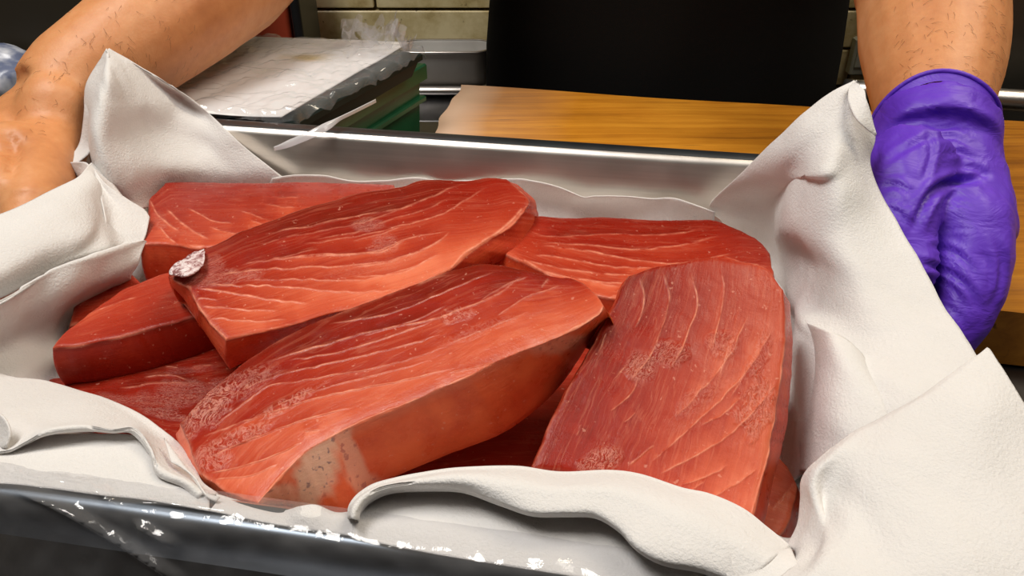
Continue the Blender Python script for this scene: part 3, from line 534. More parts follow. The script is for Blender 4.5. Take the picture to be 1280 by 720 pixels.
# front left: hump rising over the front wall
sheet([[(-90, 440, .020), (0, 468, .022), (35, 474, .022), (60, 478, .023), (110, 494, .026), (165, 515, .030), (200, 535, .034), (225, 555, .038), (243, 580, .042), (252, 603, .045), (272, 620, .047)],
       [(-90, 446, .021), (0, 472, .024), (35, 480, .025), (60, 485, .026), (110, 501, .030), (160, 523, .034), (192, 543, .038), (216, 562, .042), (235, 586, .045), (246, 606, .048), (262, 622, .050)],
       [(-90, 505, .036), (0, 520, .040), (35, 525, .042), (60, 528, .044), (105, 530, .048), (140, 536, .050), (170, 538, .052), (195, 565, .053), (210, 588, .054), (238, 604, .053), (256, 622, .052)],
       [(-90, 560, .048), (0, 562, .052), (30, 552, .055), (60, 538, .058), (105, 533, .058), (140, 537, .058), (168, 536, .058), (188, 560, .057), (200, 588, .056), (232, 603, .055), (252, 620, .053)],
       [(-90, 563, .050), (0, 566, .051), (30, 556, .053), (60, 543, .056), (105, 538, .056), (140, 541, .056), (164, 541, .056), (186, 566, .055), (198, 594, .0545), (230, 607, .0535), (250, 624, .052)]], 110, 50, .0005, 29)
sheet([[(-60, 490, .053), (-20, 505, .058), (5, 520, .060), (14, 540, .058), (8, 560, .054)], [(-60, 520, .048), (-20, 530, .052), (-4, 540, .053), (0, 552, .052), (0, 562, .050)]], 30, 10, .0003, 31)
sheet([[(-90, 545, .046), (0, 548, .048), (60, 545, .049), (120, 545, .050), (175, 550, .051), (215, 590, .051), (262, 618, .051)],
       [(-90, 590, .0515), (0, 585, .0520), (60, 582, .0525), (120, 583, .0525), (170, 592, .0525), (205, 608, .0525), (262, 626, .052)],
       [(-90, 606, .0520), (0, 606, .0520), (60, 612, .0520), (120, 620, .0520), (170, 625, .0520), (205, 630, .0520), (262, 640, .0518)]], 90, 26, .0004, 33)
sheet([[(205, 548, .052), (222, 572, .053), (240, 596, .0535), (256, 616, .0535), (275, 622, .053)], [(214, 578, .054), (228, 585, .0545), (246, 600, .0545), (258, 620, .054), (270, 627, .053)]], 30, 8, .0003, 35)
# little paper hump at the front skin corner
sheet([[(270, 619, .048), (320, 634, .048), (352, 640, .049), (375, 634, .053), (395, 632, .0535), (420, 642, .050), (445, 640, .050)], [(270, 630, .051), (320, 641, .051), (352, 646, .051), (375, 645, .0535), (395, 646, .0535), (420, 648, .052), (445, 652, .051)], [(262, 640, .0515), (320, 652, .0515), (352, 658, .0515), (375, 661, .0515), (395, 664, .0515), (420, 668, .0515), (445, 672, .0515)]], 70, 16, .0003, 37)
# front centre roll
top = [(436, 646, .050), (438, 632, .052), (452, 616, .053), (480, 602, .054), (540, 590, .055), (600, 585, .056), (650, 585, .056), (700, 591, .055), (760, 591, .055), (800, 597, .055), (850, 614, .055), (885, 622, .055), (925, 640, .055), (955, 662, .054), (984, 684, .052)]
def sh(l, dx, dy, dz): return [(x+dx, y+dy, z+dz) for x, y, z in l]
low = [(447, 652, .053), (449, 640, .054), (462, 624, .055), (488, 613, .056), (540, 610, .058), (580, 612, .059), (625, 628, .060), (665, 641, .061), (710, 641, .062), (745, 643, .062), (775, 660, .062), (798, 683, .062), (830, 700, .061), (880, 710, .060), (930, 730, .058)]
sheet([sh(top, 6, 60, -.040), sh(top, 2, 22, -.022), top, sh(top, 1, 3, .0035), [((a[0]*2+b[0])/3, (a[1]*2+b[1])/3, (a[2]+b[2])/2+.007) for a, b in zip(top, low)], [((a[0]+b[0]*2)/3, (a[1]+b[1]*2)/3, (a[2]+b[2])/2+.007) for a, b in zip(top, low)], sh(low, 0, -2, .0025), low, sh(low, 0, 4, -.003)], 130, 60, .0004, 41)
sheet([[(440, 636, .046), (470, 618, .047), (560, 612, .049), (660, 630, .050), (760, 640, .051), (850, 680, .052), (960, 720, .052)],
       [(440, 650, .0515), (520, 652, .0520), (600, 658, .0525), (680, 665, .0525), (760, 680, .0525), (850, 705, .053), (960, 740, .053)],
       [(440, 672, .0515), (520, 690, .0515), (600, 703, .0515), (680, 716, .0515), (760, 730, .0515), (850, 750, .0515), (960, 790, .0515)]], 90, 30, .0006, 43)
# small curl at the right end of the roll
sheet([[(888, 664, .062), (899, 662, .064), (910, 672, .065), (914, 700, .064), (925, 740, .060)], [(880, 700, .060), (892, 690, .063), (900, 685, .064), (905, 705, .063), (912, 740, .060)]], 30, 12, .0003, 45)
# right panel with its tall peak
sheet([[(1067, 101, .118), (1068, 101, .118), (1070, 101, .118)],
       [(1030, 122, .110), (1050, 122, .112), (1072, 118, .112), (1083, 124, .110)],
       [(985, 165, .092), (1000, 180, .092), (1050, 160, .102), (1096, 168, .096)],
       [(930, 214, .065), (985, 215, .075), (1035, 215, .090), (1090, 205, .084)],
       [(887, 256, .036), (965, 250, .048), (1000, 225, .076), (1050, 250, .080), (1106, 252, .070)],
       [(905, 276, .020), (962, 290, .026), (985, 285, .055), (1050, 300, .066), (1128, 292, .064)],
       [(930, 300, .006), (966, 318, .014), (1000, 322, .040), (1070, 350, .058), (1152, 332, .060)],
       [(950, 320, .004), (975, 352, .008), (1005, 372, .030), (1080, 400, .052), (1182, 384, .058)],
       [(960, 350, .004), (990, 385, .006), (1006, 405, .034), (1095, 440, .053), (1214, 434, .058)],
       [(970, 430, .003), (993, 440, .006), (1008, 440, .034), (1110, 480, .056), (1250, 500, .056)],
       [(975, 520, .003), (997, 530, .006), (1010, 510, .030), (1090, 540, .050), (1270, 560, .052)],
       [(980, 620, .003), (1000, 600, .006), (1020, 590, .018), (1080, 600, .040), (1280, 620, .045)]], 110, 150, .0012, 51)
# soft ridge on the right wall
sheet([[(1000, 400, .028), (1030, 412, .052), (1055, 425, .054), (1075, 445, .050)], [(1008, 450, .022), (1040, 460, .050), (1080, 480, .055), (1110, 500, .050)], [(1004, 520, .016), (1035, 530, .044), (1090, 535, .052), (1150, 545, .050)], [(1003, 590, .010), (1030, 590, .036), (1100, 590, .046), (1180, 590, .044)]], 40, 50, .0008, 55)
# peak's folded right border
sheet([[(1062, 106, .116), (1060, 125, .113), (1072, 150, .108), (1094, 170, .100)], [(1068, 102, .118), (1080, 112, .117), (1084, 130, .113), (1096, 168, .101)]], 30, 12, .0002, 57)
# front right flap
sheet([[(1234, 434, .078), (1180, 473, .076), (1145, 498, .074), (1105, 520, .071), (1070, 536, .069), (1035, 560, .067), (1010, 580, .063), (1000, 600, .058), (1001, 625, .052), (998, 655, .048), (985, 684, .046)],
       [(1240, 440, .078), (1190, 480, .0775), (1152, 505, .0755), (1112, 528, .073), (1078, 545, .071), (1044, 568, .070), (1020, 588, .067), (1010, 608, .063), (1012, 632, .058), (1008, 660, .054), (994, 690, .052)],
       [(1262, 475, .077), (1225, 520, .078), (1185, 545, .076), (1145, 568, .074), (1110, 590, .073), (1075, 605, .070), (1045, 615, .064), (1030, 630, .060), (1030, 655, .062), (1020, 690, .062), (990, 710, .062)],
       [(1290, 520, .074), (1270, 570, .074), (1235, 600, .074), (1200, 625, .073), (1160, 640, .073), (1115, 650, .071), (1080, 655, .068), (1055, 680, .069), (1030, 705, .070), (1000, 730, .069), (950, 745, .066)],
       [(1330, 580, .070), (1330, 640, .070), (1300, 680, .072), (1260, 710, .071), (1220, 720, .072), (1170, 730, .071), (1120, 740, .070), (1080, 750, .070), (1040, 770, .068), (980, 790, .064), (920, 790, .062)],
       [(1400, 660, .064), (1420, 740, .062), (1400, 800, .062), (1340, 840, .062), (1280, 840, .062), (1200, 850, .062), (1140, 860, .062), (1080, 860, .062), (1020, 860, .062), (950, 850, .060), (900, 840, .058)]], 130, 90, .0010, 61)
sheet([[(900, 668, .060), (950, 672, .058), (986, 685, .054)], [(912, 700, .062), (955, 700, .062), (1000, 712, .062)], [(925, 765, .060), (970, 765, .062), (1040, 780, .064)]], 30, 24, .0005, 73)
sheet([[(930, 640, .036), (985, 675, .032), (1050, 640, .034)], [(930, 690, .044), (985, 700, .044), (1050, 690, .046)], [(930, 760, .052), (985, 780, .052), (1080, 770, .054)]], 30, 20, .0004, 71)
V = np.vstack(LV); F = np.vstack(LF); base = TO.copy()
liner = mesh_obj('paper_liner', V-base, F, PAPER); liner.location = base
tag(liner, 'white crepe paper lining folded up all round the tray with tall corner peaks', 'paper')
md = liner.modifiers.new('thick', 'SOLIDIFY'); md.thickness = .0006
# ------------------------------------------------------------------ remeshed organic bodies
def remeshed(name, mb, voxel, mat, parent, smooth_it=3, post=None, wobble=0):
    me = bpy.data.meshes.new(name+'_raw'); me.from_pydata([tuple(v) for v in mb.V], [], mb.F); me.update()
    o = bpy.data.objects.new(name, me); C.objects.link(o)
    m = o.modifiers.new('r', 'REMESH'); m.mode = 'VOXEL'; m.voxel_size = voxel
    m = o.modifiers.new('s', 'SMOOTH'); m.iterations = smooth_it; m.factor = .5
    dg = bpy.context.evaluated_depsgraph_get(); me2 = bpy.data.meshes.new_from_object(o.evaluated_get(dg)); bpy.data.objects.remove(o); bpy.data.meshes.remove(me)
    n = len(me2.vertices); V = np.empty(n*3); me2.vertices.foreach_get('co', V); V = V.reshape(-1, 3)
    N = np.empty(n*3); me2.vertices.foreach_get('normal', N); N = N.reshape(-1, 3)
    if post is not None: V = post(V, N)
    base = np.array(parent.location) if parent else np.zeros(3); me2.vertices.foreach_set('co', (V-base).ravel())
    me2.polygons.foreach_set('use_smooth', [True]*len(me2.polygons)); me2.materials.clear(); me2.materials.append(mat); me2.update(); me2.name = name
    o = bpy.data.objects.new(name, me2); C.objects.link(o); o.parent = parent; return o, V, N
def pl_dist(pp, P):
    bs = np.full(len(pp), 1e9); sg = np.zeros(len(pp)); ts = np.zeros(len(pp)); P = crs(P, max(8, len(P)*4))
    for k in range(len(P)-1):
        a, b = P[k], P[k+1]; ab = b-a; t = np.clip(((pp-a)@ab)/(ab@ab), 0, 1); dd = pp-(a+t[:, None]*ab); d = np.hypot(dd[:, 0], dd[:, 1]); mk = d < bs
        bs[mk] = d[mk]; sg[mk] = np.sign(ab[0]*dd[mk, 1]-ab[1]*dd[mk, 0]); ts[mk] = (k+t[mk])/(len(P)-1)
    return bs, sg, ts
TX, TYc = .175, .935
person = empty('person', (TX, TYc, -.93)); tag(person, 'person in a black shirt holding the tray with one bare hand and one purple glove', 'person')
def chain(pts): return np.array([PD(x, y, d) for x, y, d, r in pts]), np.array([r*d/1000 for x, y, d, r in pts])
Rarm = [(1164, -60, .60, 86), (1164, 0, .55, 87), (1166, 60, .515, 85), (1166, 105, .495, 77), (1166, 150, .475, 66), (1166, 185, .460, 66)]
Larm = [(300, -62, .63, 84), (236, 0, .585, 78), (168, 52, .55, 71), (104, 100, .53, 66), (74, 130, .52, 62)]
def hand_shapes(mb, side, g=0.0):
    if side == 'R':    # the person's left hand, gloved
        p, r = chain([(1166, 170, .465, 66), (1168, 215, .450, 72), (1185, 262, .440, 70), (1196, 305, .430, 62)]); mb.tube(p, np.stack([r*1.0+g, r*.62+g], -1), 18)
        p, r = chain([(1140, 200, .440, 46), (1122, 240, .425, 42), (1120, 290, .415, 36), (1128, 335, .408, 30)]); mb.tube(p, r+g, 12); mb.ball(p[-1], r[-1]+g)
        for k, (dx, dd) in enumerate(((0, 0), (-6, .020), (-12, .040), (-20, .058))):
            p, r = chain([(1205+dx*.4, 285, .428+dd, 52-5*k), (1214+dx, 325, .420+dd, 46-5*k), (1206+dx, 372, .415+dd, 40-4*k), (1196+dx, 405, .412+dd, 32-3*k), (1180+dx, 428, .412+dd, 26-3*k)])
            mb.tube(p, r*.86+g, 12); mb.ball(p[0], r[0]*.86+g); mb.ball(p[-1], r[-1]*.86+g)
    else:
        p, r = chain([(80, 125, .522, 62), (48, 155, .51, 70), (10, 195, .50, 68), (-20, 235, .49, 58)]); mb.tube(p, np.stack([r, r*.62], -1), 18); mb.ball(p[0], r[0]*.8); mb.ball(p[-1], r[-1]*.7); mb.ball(PD(12, 240, .452), .022); mb.ball(PD(22, 205, .475), .026)
        p, r = chain([(72, 135, .505, 47), (64, 180, .497, 44), (48, 225, .462, 42), (42, 265, .44, 38), (38, 305, .43, 32)]); mb.tube(p, r, 14); mb.ball(p[0], r[0]); mb.ball(p[-1], r[-1])
        for k, (dx, dd) in enumerate(((0, 0), (-34, .014), (-64, .03), (-90, .045))):
            p, r = chain([(-2+dx, 180, .49+dd, 36), (-8+dx, 225, .48+dd, 30), (-4+dx, 270, .475+dd, 26), (6+dx, 300, .475+dd, 23)])
            mb.tube(p, r, 12); mb.ball(p[0], r[0]); mb.ball(p[-1], r[-1])
bm_ = MB()
p, r = chain(Rarm); el = np.array([.335, .675, .235]); shd = np.array([.345, .92, .43])
P = np.vstack([shd, (shd+el)/2+[.02, 0, -.01], el, p]); R = np.r_[.062, .055, .050, r]; bm_.tube(crs(np.c_[P, R], 30)[:, :3], crs(np.c_[P, R], 30)[:, 3], 18); bm_.ball(shd, .064)
p, r = chain(Larm); el2 = np.array([-.115, .74, .235]); sh2 = np.array([-.015, .92, .43])
P = np.vstack([sh2, (sh2+el2)/2+[-.02, 0, -.01], el2, p]); R = np.r_[.062, .055, .050, r]; bm_.tube(crs(np.c_[P, R], 30)[:, :3], crs(np.c_[P, R], 30)[:, 3], 18); bm_.ball(sh2, .064)
hand_shapes(bm_, 'R'); hand_shapes(bm_, 'L')
tz = [(-.16, .14, .10), (-.02, .145, .10), (.10, .15, .10), (.25, .17, .105), (.36, .18, .10), (.43, .16, .08), (.49, .07, .06)]
bm_.tube([(TX, TYc+.01, z) for z, a, b in tz], np.array([(a-.02, b-.015) if i < 9 else 0 for i, (z, a, b) in enumerate(tz)]), 24)
bm_.tube([(TX, TYc, .46), (TX, TYc-.01, .60)], .055, 16)
bm_.ball((TX, TYc-.03, .68), (.075, .095, .115), 20, 14); bm_.ball((TX, TYc-.125, .665), (.014, .02, .018)); bm_.ball((TX, TYc-.055, .615), (.05, .06, .04))
for s in (-1, 1):
    bm_.ball((TX+s*.077, TYc-.02, .675), (.010, .018, .03)); bm_.tube([(TX+s*.08, TYc, -.10), (TX+s*.10, TYc, -.48), (TX+s*.11, TYc+.01, -.86)], [.085, .06, .045], 16)
    bm_.tube([(TX+s*.11, TYc+.03, -.885), (TX+s*.12, TYc-.12, -.90)], [.042, .028], 12)
Lcre = [[(0, 246), (30, 243), (62, 246), (88, 250)], [(0, 256), (35, 254), (70, 250)], [(-5, 160), (14, 175), (16, 200), (8, 225)]]
def body_post(V, N):
    V = V+N*(vnoise(V, 35, 3)*.0008)[:, None]; px = proj(V); m = np.where((px[:, 0] > -60) & (px[:, 0] < 130) & (px[:, 1] > 130) & (px[:, 1] < 290) & ((V-CAM)@FW < .6))[0]
    for c, wd, am in zip(Lcre, (3, 3, 8), (.0012, .001, .004)):
        d, s, t = pl_dist(px[m], c); V[m] -= N[m]*(am*np.exp(-(d/wd)**2)*np.clip(t*5, 0, 1)*np.clip((1-t)*5, 0, 1))[:, None]
    return V
body, BV, BN = remeshed('body', bm_, .0032, SKIN, person, 4, body_post)
# glove over the hand: thin stretched rubber, wrinkled, with a rolled cuff
gm = MB(); p, r = chain([(1166, 158, .470, 68), (1166, 172, .465, 68), (1167, 190, .458, 68)]); gm.tube(p, r+.0030, 24)
hand_shapes(gm, 'R', .0045)
cre = [([(1236, 219), (1213, 225), (1187, 228), (1168, 238), (1155, 256), (1147, 275), (1140, 292)], 5, .0045), ([(1201, 211), (1222, 212), (1238, 222)], 4, .002), ([(1140, 325), (1165, 332), (1195, 347), (1215, 365), (1224, 392)], 4, .0022),
       ([(1160, 308), (1185, 312), (1207, 326), (1222, 350)], 3.5, .0018), ([(1165, 345), (1188, 357), (1205, 378)], 3, .0014), ([(1240, 290), (1252, 320), (1248, 360), (1235, 390)], 4, .0015), ([(1180, 380), (1200, 395), (1212, 415)], 3, .0012), ([(1225, 310), (1238, 335), (1236, 370)], 3, .0012),
       ([(1103, 205), (1125, 190), (1148, 178), (1168, 168)], 4, .0015), ([(1160, 160), (1164, 190), (1158, 215), (1150, 232)], 4, .0018), ([(1170, 172), (1195, 172), (1215, 185)], 3.5, .0014), ([(1150, 152), (1175, 160), (1200, 158)], 3, .0012), ([(1178, 195), (1200, 190), (1220, 200)], 3, .0012), ([(1100, 235), (1122, 232), (1142, 246)], 4, .0016), ([(1105, 258), (1125, 268), (1136, 285)], 4, .0016)]
cre += [([(1168, 266-7*k+3), (1185, 254-7*k+12), (1205, 252-7*k+12), (1222, 260-7*k+12)], 2.4, .0011) for k in range(-3, 2)]
for k in range(-3, 2): pass
def glove_post(V, N):
    V = V+N*(vnoise(V, 60, 8)*.0012+vnoise(V*[1, 1, .5], 150, 9)*.0005)[:, None]; px = proj(V)
    for c, wd, am in cre:
        d, s, t = pl_dist(px, c); f = np.clip(t*4, 0, 1)*np.clip((1-t)*4, 0, 1)
        V = V-N*(am*.75*(np.exp(-(d/wd)**2)-.65*np.exp(-((d-wd*1.9)/wd)**2))*f)[:, None]
    return V
glove, GV, GN = remeshed('glove', gm, .0021, GLOVE, person, 9, glove_post); tag(glove, 'purple rubber glove')
p, r = chain([(1166, 158, .470, 69)]); cm = MB(); ax = PD(1166, 100, .495)-PD(1166, 170, .465); ax /= np.linalg.norm(ax); a1 = np.cross(ax, [0, 1., 0]); a1 /= np.linalg.norm(a1); a2 = np.cross(ax, a1)
ring = [p[0]+(a1*math.cos(t)+a2*math.sin(t))*(r[0]+.0015)+ax*(.006*math.cos(t-1.2)+.002*math.sin(3*t)) for t in np.linspace(0, 2*math.pi, 60)]
cm.tube(ring, .0014, 8, False); rr_ = [q-ax*.012 for q in ring]; n = len(ring)
cm.add([tuple(q) for q in ring]+[tuple(q-ax*.006-(q-p[0])*.06) for q in ring], [(i, i+1, n+i+1, n+i) for i in range(n-1)])
c_ = mesh_obj('cuff', np.array(cm.V)-np.array(person.location), cm.F, GLOVE, glove)
# arm hair: short curved strands on the forearms
hm = MB(); cnt = 0
pxb = proj(BV); dep = (BV-CAM)@FW; fac = ((CAM-BV)*BN).sum(1)/np.linalg.norm(CAM-BV, axis=1)
for (box, nh, base_dir) in (((1120, -20, 1255, 150), 170, (.6, .5)), ((70, -10, 250, 120), 90, (-.2, .9)), ((10, 60, 90, 170), 30, (-.2, .9))):
    c1 = np.where((pxb[:, 0] > box[0]) & (pxb[:, 0] < box[2]) & (pxb[:, 1] > box[1]) & (pxb[:, 1] < box[3]) & (fac > .12) & (dep < .66))[0]
    if not len(c1): continue
    for i in RNG.choice(c1, nh):
        nrm = BN[i]; a = random.uniform(-1.1, 1.1); dr = RT*(base_dir[0]*math.cos(a)-base_dir[1]*math.sin(a))-UP*(base_dir[0]*math.sin(a)+base_dir[1]*math.cos(a)); dr = dr-nrm*(dr@nrm); dr /= np.linalg.norm(dr)
        sd = np.cross(nrm, dr)*random.uniform(-.5, .5); Ln = random.uniform(.002, .006); hm.tube([BV[i]+nrm*.0001, BV[i]+dr*Ln*.5+nrm*.0008+sd*Ln*.3, BV[i]+dr*Ln+nrm*.0004+sd*Ln], [.00009, .00009, .00004], 3, False)
HAIR = simple('dark_hair', (.22, .10, .04), .5)
o = mesh_obj('arm_hair', np.array(hm.V)-np.array(person.location), hm.F, HAIR, person); tag(o, 'short dark arm hairs', kind='stuff')
# shirt, trousers, shoes, head hair
def ring_loft(name, rings, mat, parent, n=96, fold=0.0, closed=False):
    V = []; F = []
    for j, (cx, cy, cz, rx, ry) in enumerate(rings):
        for k in range(n):
            a = 2*math.pi*k/n; f = 1+fold*(math.sin(a*7+j*.35)+.6*math.sin(a*13-j*.5)); V.append((cx+rx*f*math.cos(a), cy+ry*f*math.sin(a), cz))
    m = len(rings)
    for j in range(m-1):
        for k in range(n): F.append((j*n+k, j*n+(k+1) % n, (j+1)*n+(k+1) % n, (j+1)*n+k))
    if closed: F += [tuple(range(n-1, -1, -1)), tuple(range((m-1)*n, m*n))]
    V = np.array(V); V += np.stack([vnoise(V*[1, 1, .35], 14, 2)*.004, vnoise(V*[1, 1, .35], 14, 3)*.005, 0*V[:, 0]], -1)
    return mesh_obj(name, V-np.array(parent.location), F, mat, parent)
rg = crs([(TX, TYc, -.55, .205, .135), (TX, TYc, -.30, .20, .135), (TX, TYc, -.05, .205, .125), (TX, TYc, .05, .200, .122), (TX, TYc, .2, .20, .13), (TX, TYc+.01, .36, .215, .13), (TX, TYc+.01, .44, .19, .11), (TX, TYc, .495, .10, .085), (TX, TYc-.005, .515, .068, .066)], 40)
shirt = ring_loft('shirt', [tuple(q) for q in rg], BLACKF, person, 120, .004); tag(shirt, 'black shirt')
for A_, B_ in ((shd, (shd+el)/2+[.02, 0, -.01]), (sh2, (sh2+el2)/2+[-.02, 0, -.01])):
    sm = MB(); sm.tube([A_, A_*.5+B_*.5, B_], [.076, .072, .070], 24, False); mesh_obj('sleeve', np.array(sm.V)-np.array(person.location), sm.F, BLACKF, shirt)
for s in (-1, 1):
    sm = MB(); sm.tube([(TX+s*.08, TYc, -.20), (TX+s*.10, TYc, -.52), (TX+s*.11, TYc+.01, -.86)], [.10, .082, .068], 24, False); mesh_obj('trouser_leg', np.array(sm.V)-np.array(person.location), sm.F, BLACKP, person)
    sm = MB(); sm.tube([(TX+s*.11, TYc+.05, -.884), (TX+s*.115, TYc-.04, -.884), (TX+s*.12, TYc-.16, -.895)], [.046, .045, .034], 16); mesh_obj('shoe', np.array(sm.V)-np.array(person.location), sm.F, BLACKP, person)
sm = MB(); sm.ball((TX, TYc-.015, .70), (.083, .10, .108), 20, 14); V = np.array(sm.V); V[:, 2] = np.maximum(V[:, 2], .69+.05*(V[:, 1] < TYc-.06)); mesh_obj('hair', V-np.array(person.location), sm.F, BLACKP, person)
# ------------------------------------------------------------------ green crate, black food tray, white sheet, cling film
BEN = -.088
def quad_prism(mb, P, z0, z1, taper=0.0, b=.0015):
    P = [np.array(p[:2]) for p in P]; c = sum(P)/4; n = 4; V = []
    for z, k in ((z0, taper), (z1-b, 0), (z1, b*8)):
        for p in P: q = p+(c-p)*k; V.append((q[0], q[1], z))
    F = [(3, 2, 1, 0), (8, 9, 10, 11)]
    for r_ in range(2):
        for k in range(4): F.append((r_*4+k, r_*4+(k+1) % 4, r_*4+4+(k+1) % 4, r_*4+4+k))
    mb.add(V, F)
zc = .029; cBR = U(533, 79, zc); cFR = U(402, 154, zc); cBL = U(265, 60, zc); cFL = cBL+cFR-cBR
crate = empty('green_crate', tuple(np.r_[cFR[:2]*.5+cBL[:2]*.5, ZC])); tag(crate, 'dark green plastic crate behind the tray on the left', 'crate')
q = lambda k: [(p[:2]-(cFR[:2]+cBL[:2])/2)*k+(cFR[:2]+cBL[:2])/2-np.array(crate.location)[:2] for p in (cFL, cFR, cBR, cBL)]
mb = MB(); quad_prism(mb, q(.955), 0, zc-ZC-.004, .04); mb.obj('crate_wall', GREEN, crate)
mb = MB(); quad_prism(mb, q(1.0), zc-ZC-.014, zc-ZC, 0); mb.obj('rim', GREEN, crate)
mb = MB(); quad_prism(mb, q(.985), zc-ZC-.034, zc-ZC-.029, 0); mb.obj('rib', GREEN, crate)
zt2 = .048; tBR = U(528, 66, zt2); tFR = U(372, 152, zt2); tBL = U(288, 50, zt2); tFL = tBL+tFR-tBR
ft = empty('food_tray', tuple(np.r_[(tFR[:2]+tBL[:2])/2, zc])); tag(ft, 'black plastic food tray on top of the green crate', 'food tray')
loc = lambda P, o: [p[:2]-np.array(o.location)[:2] for p in P]
def sc4(P, k): c = (P[0][:2]+P[2][:2])/2; return [(p[:2]-c)*k+c for p in P]
T4 = [tFL, tFR, tBR, tBL]
mb = MB(); quad_prism(mb, loc(sc4(T4, .97), ft), 0, zt2-zc-.005, .05); mb.obj('tray_body', TRAYP, ft)
mb = MB(); quad_prism(mb, loc(T4, ft), zt2-zc-.006, zt2-zc, 0); mb.obj('tray_rim', TRAYP, ft)
# white sheet on the food tray
zs = zt2+.0008; W4 = [U(205, 112, zs), U(352, 149, zs), U(512, 55, zs), U(302, 47, zs)]; W4[0] = W4[3]+W4[1]-W4[2]
def bil(P, u, v): return P[0]*(1-u)*(1-v)+P[1]*u*(1-v)+P[2]*u*v+P[3]*(1-u)*v
V = []; nu = nv = 40
for j in range(nv):
    for i in range(nu): V.append(bil(W4, i/(nu-1), j/(nv-1)))
V = np.array(V); V[:, 2] += np.maximum(vnoise(V, 25, 2), -.4)*.0008+.0008; base = V.mean(0); base[2] = zs
WS = NM('food_paper'); st_ = WS.mix(WS.n('ShaderNodeAttribute', attribute_name='stain').outputs['Fac'], (.80, .79, .78), (.60, .46, .20)); WS.l(st_, WS.b.inputs['Base Color']); WS.set(Roughness=.55)
o = mesh_obj('paper_sheet', V-base, grid_faces(nu, nv), WS.m); o.location = base; qx = proj(V); f_ = np.clip(1.3-np.hypot((qx[:, 0]-388)/32, (qx[:, 1]-73)/5)+vnoise(V, 120, 3)*.4, 0, 1); at = o.data.attributes.new('stain', 'FLOAT', 'POINT'); at.data.foreach_set('value', f_.astype(np.float32)); tag(o, 'flat white paper sheet on the black food tray, yellowish stain near its far edge', 'paper'); md = o.modifiers.new('t', 'SOLIDIFY'); md.thickness = .0006; md.offset = 1
def crumple(V, a, s, sd): return a*(np.abs(vnoise(V, s, sd))+.5*np.abs(vnoise(V, s*2.3, sd+1))+.25*vnoise(V, s*5, sd+2))
fl = []; ff = []
nu, nv = 130, 110; V = []
for j in range(nv):
    for i in range(nu):
        u, v = i/(nu-1)*1.03-.01, j/(nv-1)*1.05-.02; p_ = bil(T4, np.clip(u, 0, 1), np.clip(v, 0, 1)); q_ = bil(T4, u, v); ov = max(u-1, 0)+max(v-1, 0)+max(-u, 0)+max(-v, 0)
        V.append((q_[0], q_[1], zt2+.0030-ov*.30+(0 if ov == 0 else .0)))
V = np.array(V); V[:, 2] += crumple(V, .0042, 45, 5); ed = np.array([max(abs(i/(nu-1)-.5), abs(j/(nv-1)-.5))*2 for j in range(nv) for i in range(nu)])
V[:, :] += np.stack([vnoise(V, 90, 6)*.003, vnoise(V, 90, 7)*.003, np.abs(vnoise(V, 70, 8))*.005], -1)*(np.clip((ed-.8)*5, 0, 1))[:, None]
fl.append(V); ff.append(grid_faces(nu, nv))
# gathered ruffle at the far right corner and loose tail over the tray rim
rf_ = []; rff = []
for k in range(11):
    c = U(random.uniform(430, 528), random.uniform(46, 62), zt2+.008); n_ = 14; a = random.uniform(0, 6.28)
    pts = np.array([c+np.array([math.cos(a)*t*.016, math.sin(a)*t*.010, (.004+.016*t)*math.sin(1.2+t*1.5)]) for t in np.linspace(-1, 1, n_)])
    strip = np.vstack([pts, pts+np.array([.003, -.004, .010])+np.stack([vnoise(pts, 200, k)*.003]*3, -1)]); rf_.append(strip); rff.append(grid_faces(n_, 2, n_*2*k))
tp = crs([U(470, 128, .052), U(440, 143, .056), U(415, 155, .0565), U(390, 168, .053), U(362, 180, .047), U(343, 188, .043)], 26); wd = np.interp(np.linspace(0, 1, 26), [0, .5, .62, .9, 1], [.0003, .0004, .0032, .0028, .0004])
nr = np.cross(np.gradient(tp, axis=0), [0, -.5, 1]); nr /= np.linalg.norm(nr, axis=1)[:, None]
tl = np.vstack([tp+nr*wd[:, None]*k+np.array([0, 0, .0025*(1-k*k)]) for k in (-1, -.5, 0, .5, 1)]); 
fo = np.vstack(fl); base = fo.mean(0); base[2] = zt2
wrap = mesh_obj('cling_film', fo-base, np.vstack(ff), FILM); wrap.location = base; tag(wrap, 'crumpled clear cling film wrapped over the white paper sheet and black food tray', 'plastic film')
FW_ = film_mat('highlight_film_tail', 1.3)  # whiter film: the highlight on the tail is put into its colour
t_ = mesh_obj('loose_tail', tl-base, grid_faces(26, 5), FW_, wrap); tag(t_, 'twisted film tail hanging over the tray rim, its highlight coloured in white'); mesh_obj('film_ruffle', np.vstack(rf_)-base, np.vstack(rff), film_mat('gathered_film', .6), wrap)
# ------------------------------------------------------------------ film over the front edge of the steel tray
def fr(n0, z, k=0): return [T(d, n0, z)-np.array([0, 0, 0]) for d in (-.25, -.15, -.05, .05, .15, .25)]
nu, nv = 260, 60; prof = [(-.1515, .0522), (-.1535, .0530), (-.156, .0533), (-.1625, .0533), (-.1665, .050), (-.169, .040), (-.172, .028), (-.176, .012), (-.180, -.010), (-.184, -.035)]
pf = cru(np.array(prof), nv); V = []
for j in range(nv):
    for i in range(nu):
        d = -.243+.486*i/(nu-1); V.append(T(d, 0, 0)*0+TO+D_*d+N_*pf[j][0]+np.array([0, 0, pf[j][1]]))
V = np.array(V); tt = np.repeat(np.linspace(0, 1, nv), nu); lift = crumple(V*[1, 1, .6], .0022, 40, 21)+crumple(V*[1, 1, .35], .0012, 120, 22)
V += np.outer(lift, -N_*.5+np.array([0, 0, .75]))*np.interp(tt, [0, .25, .45, 1], [.35, .6, 1, .8])[:, None]
px = proj(V)
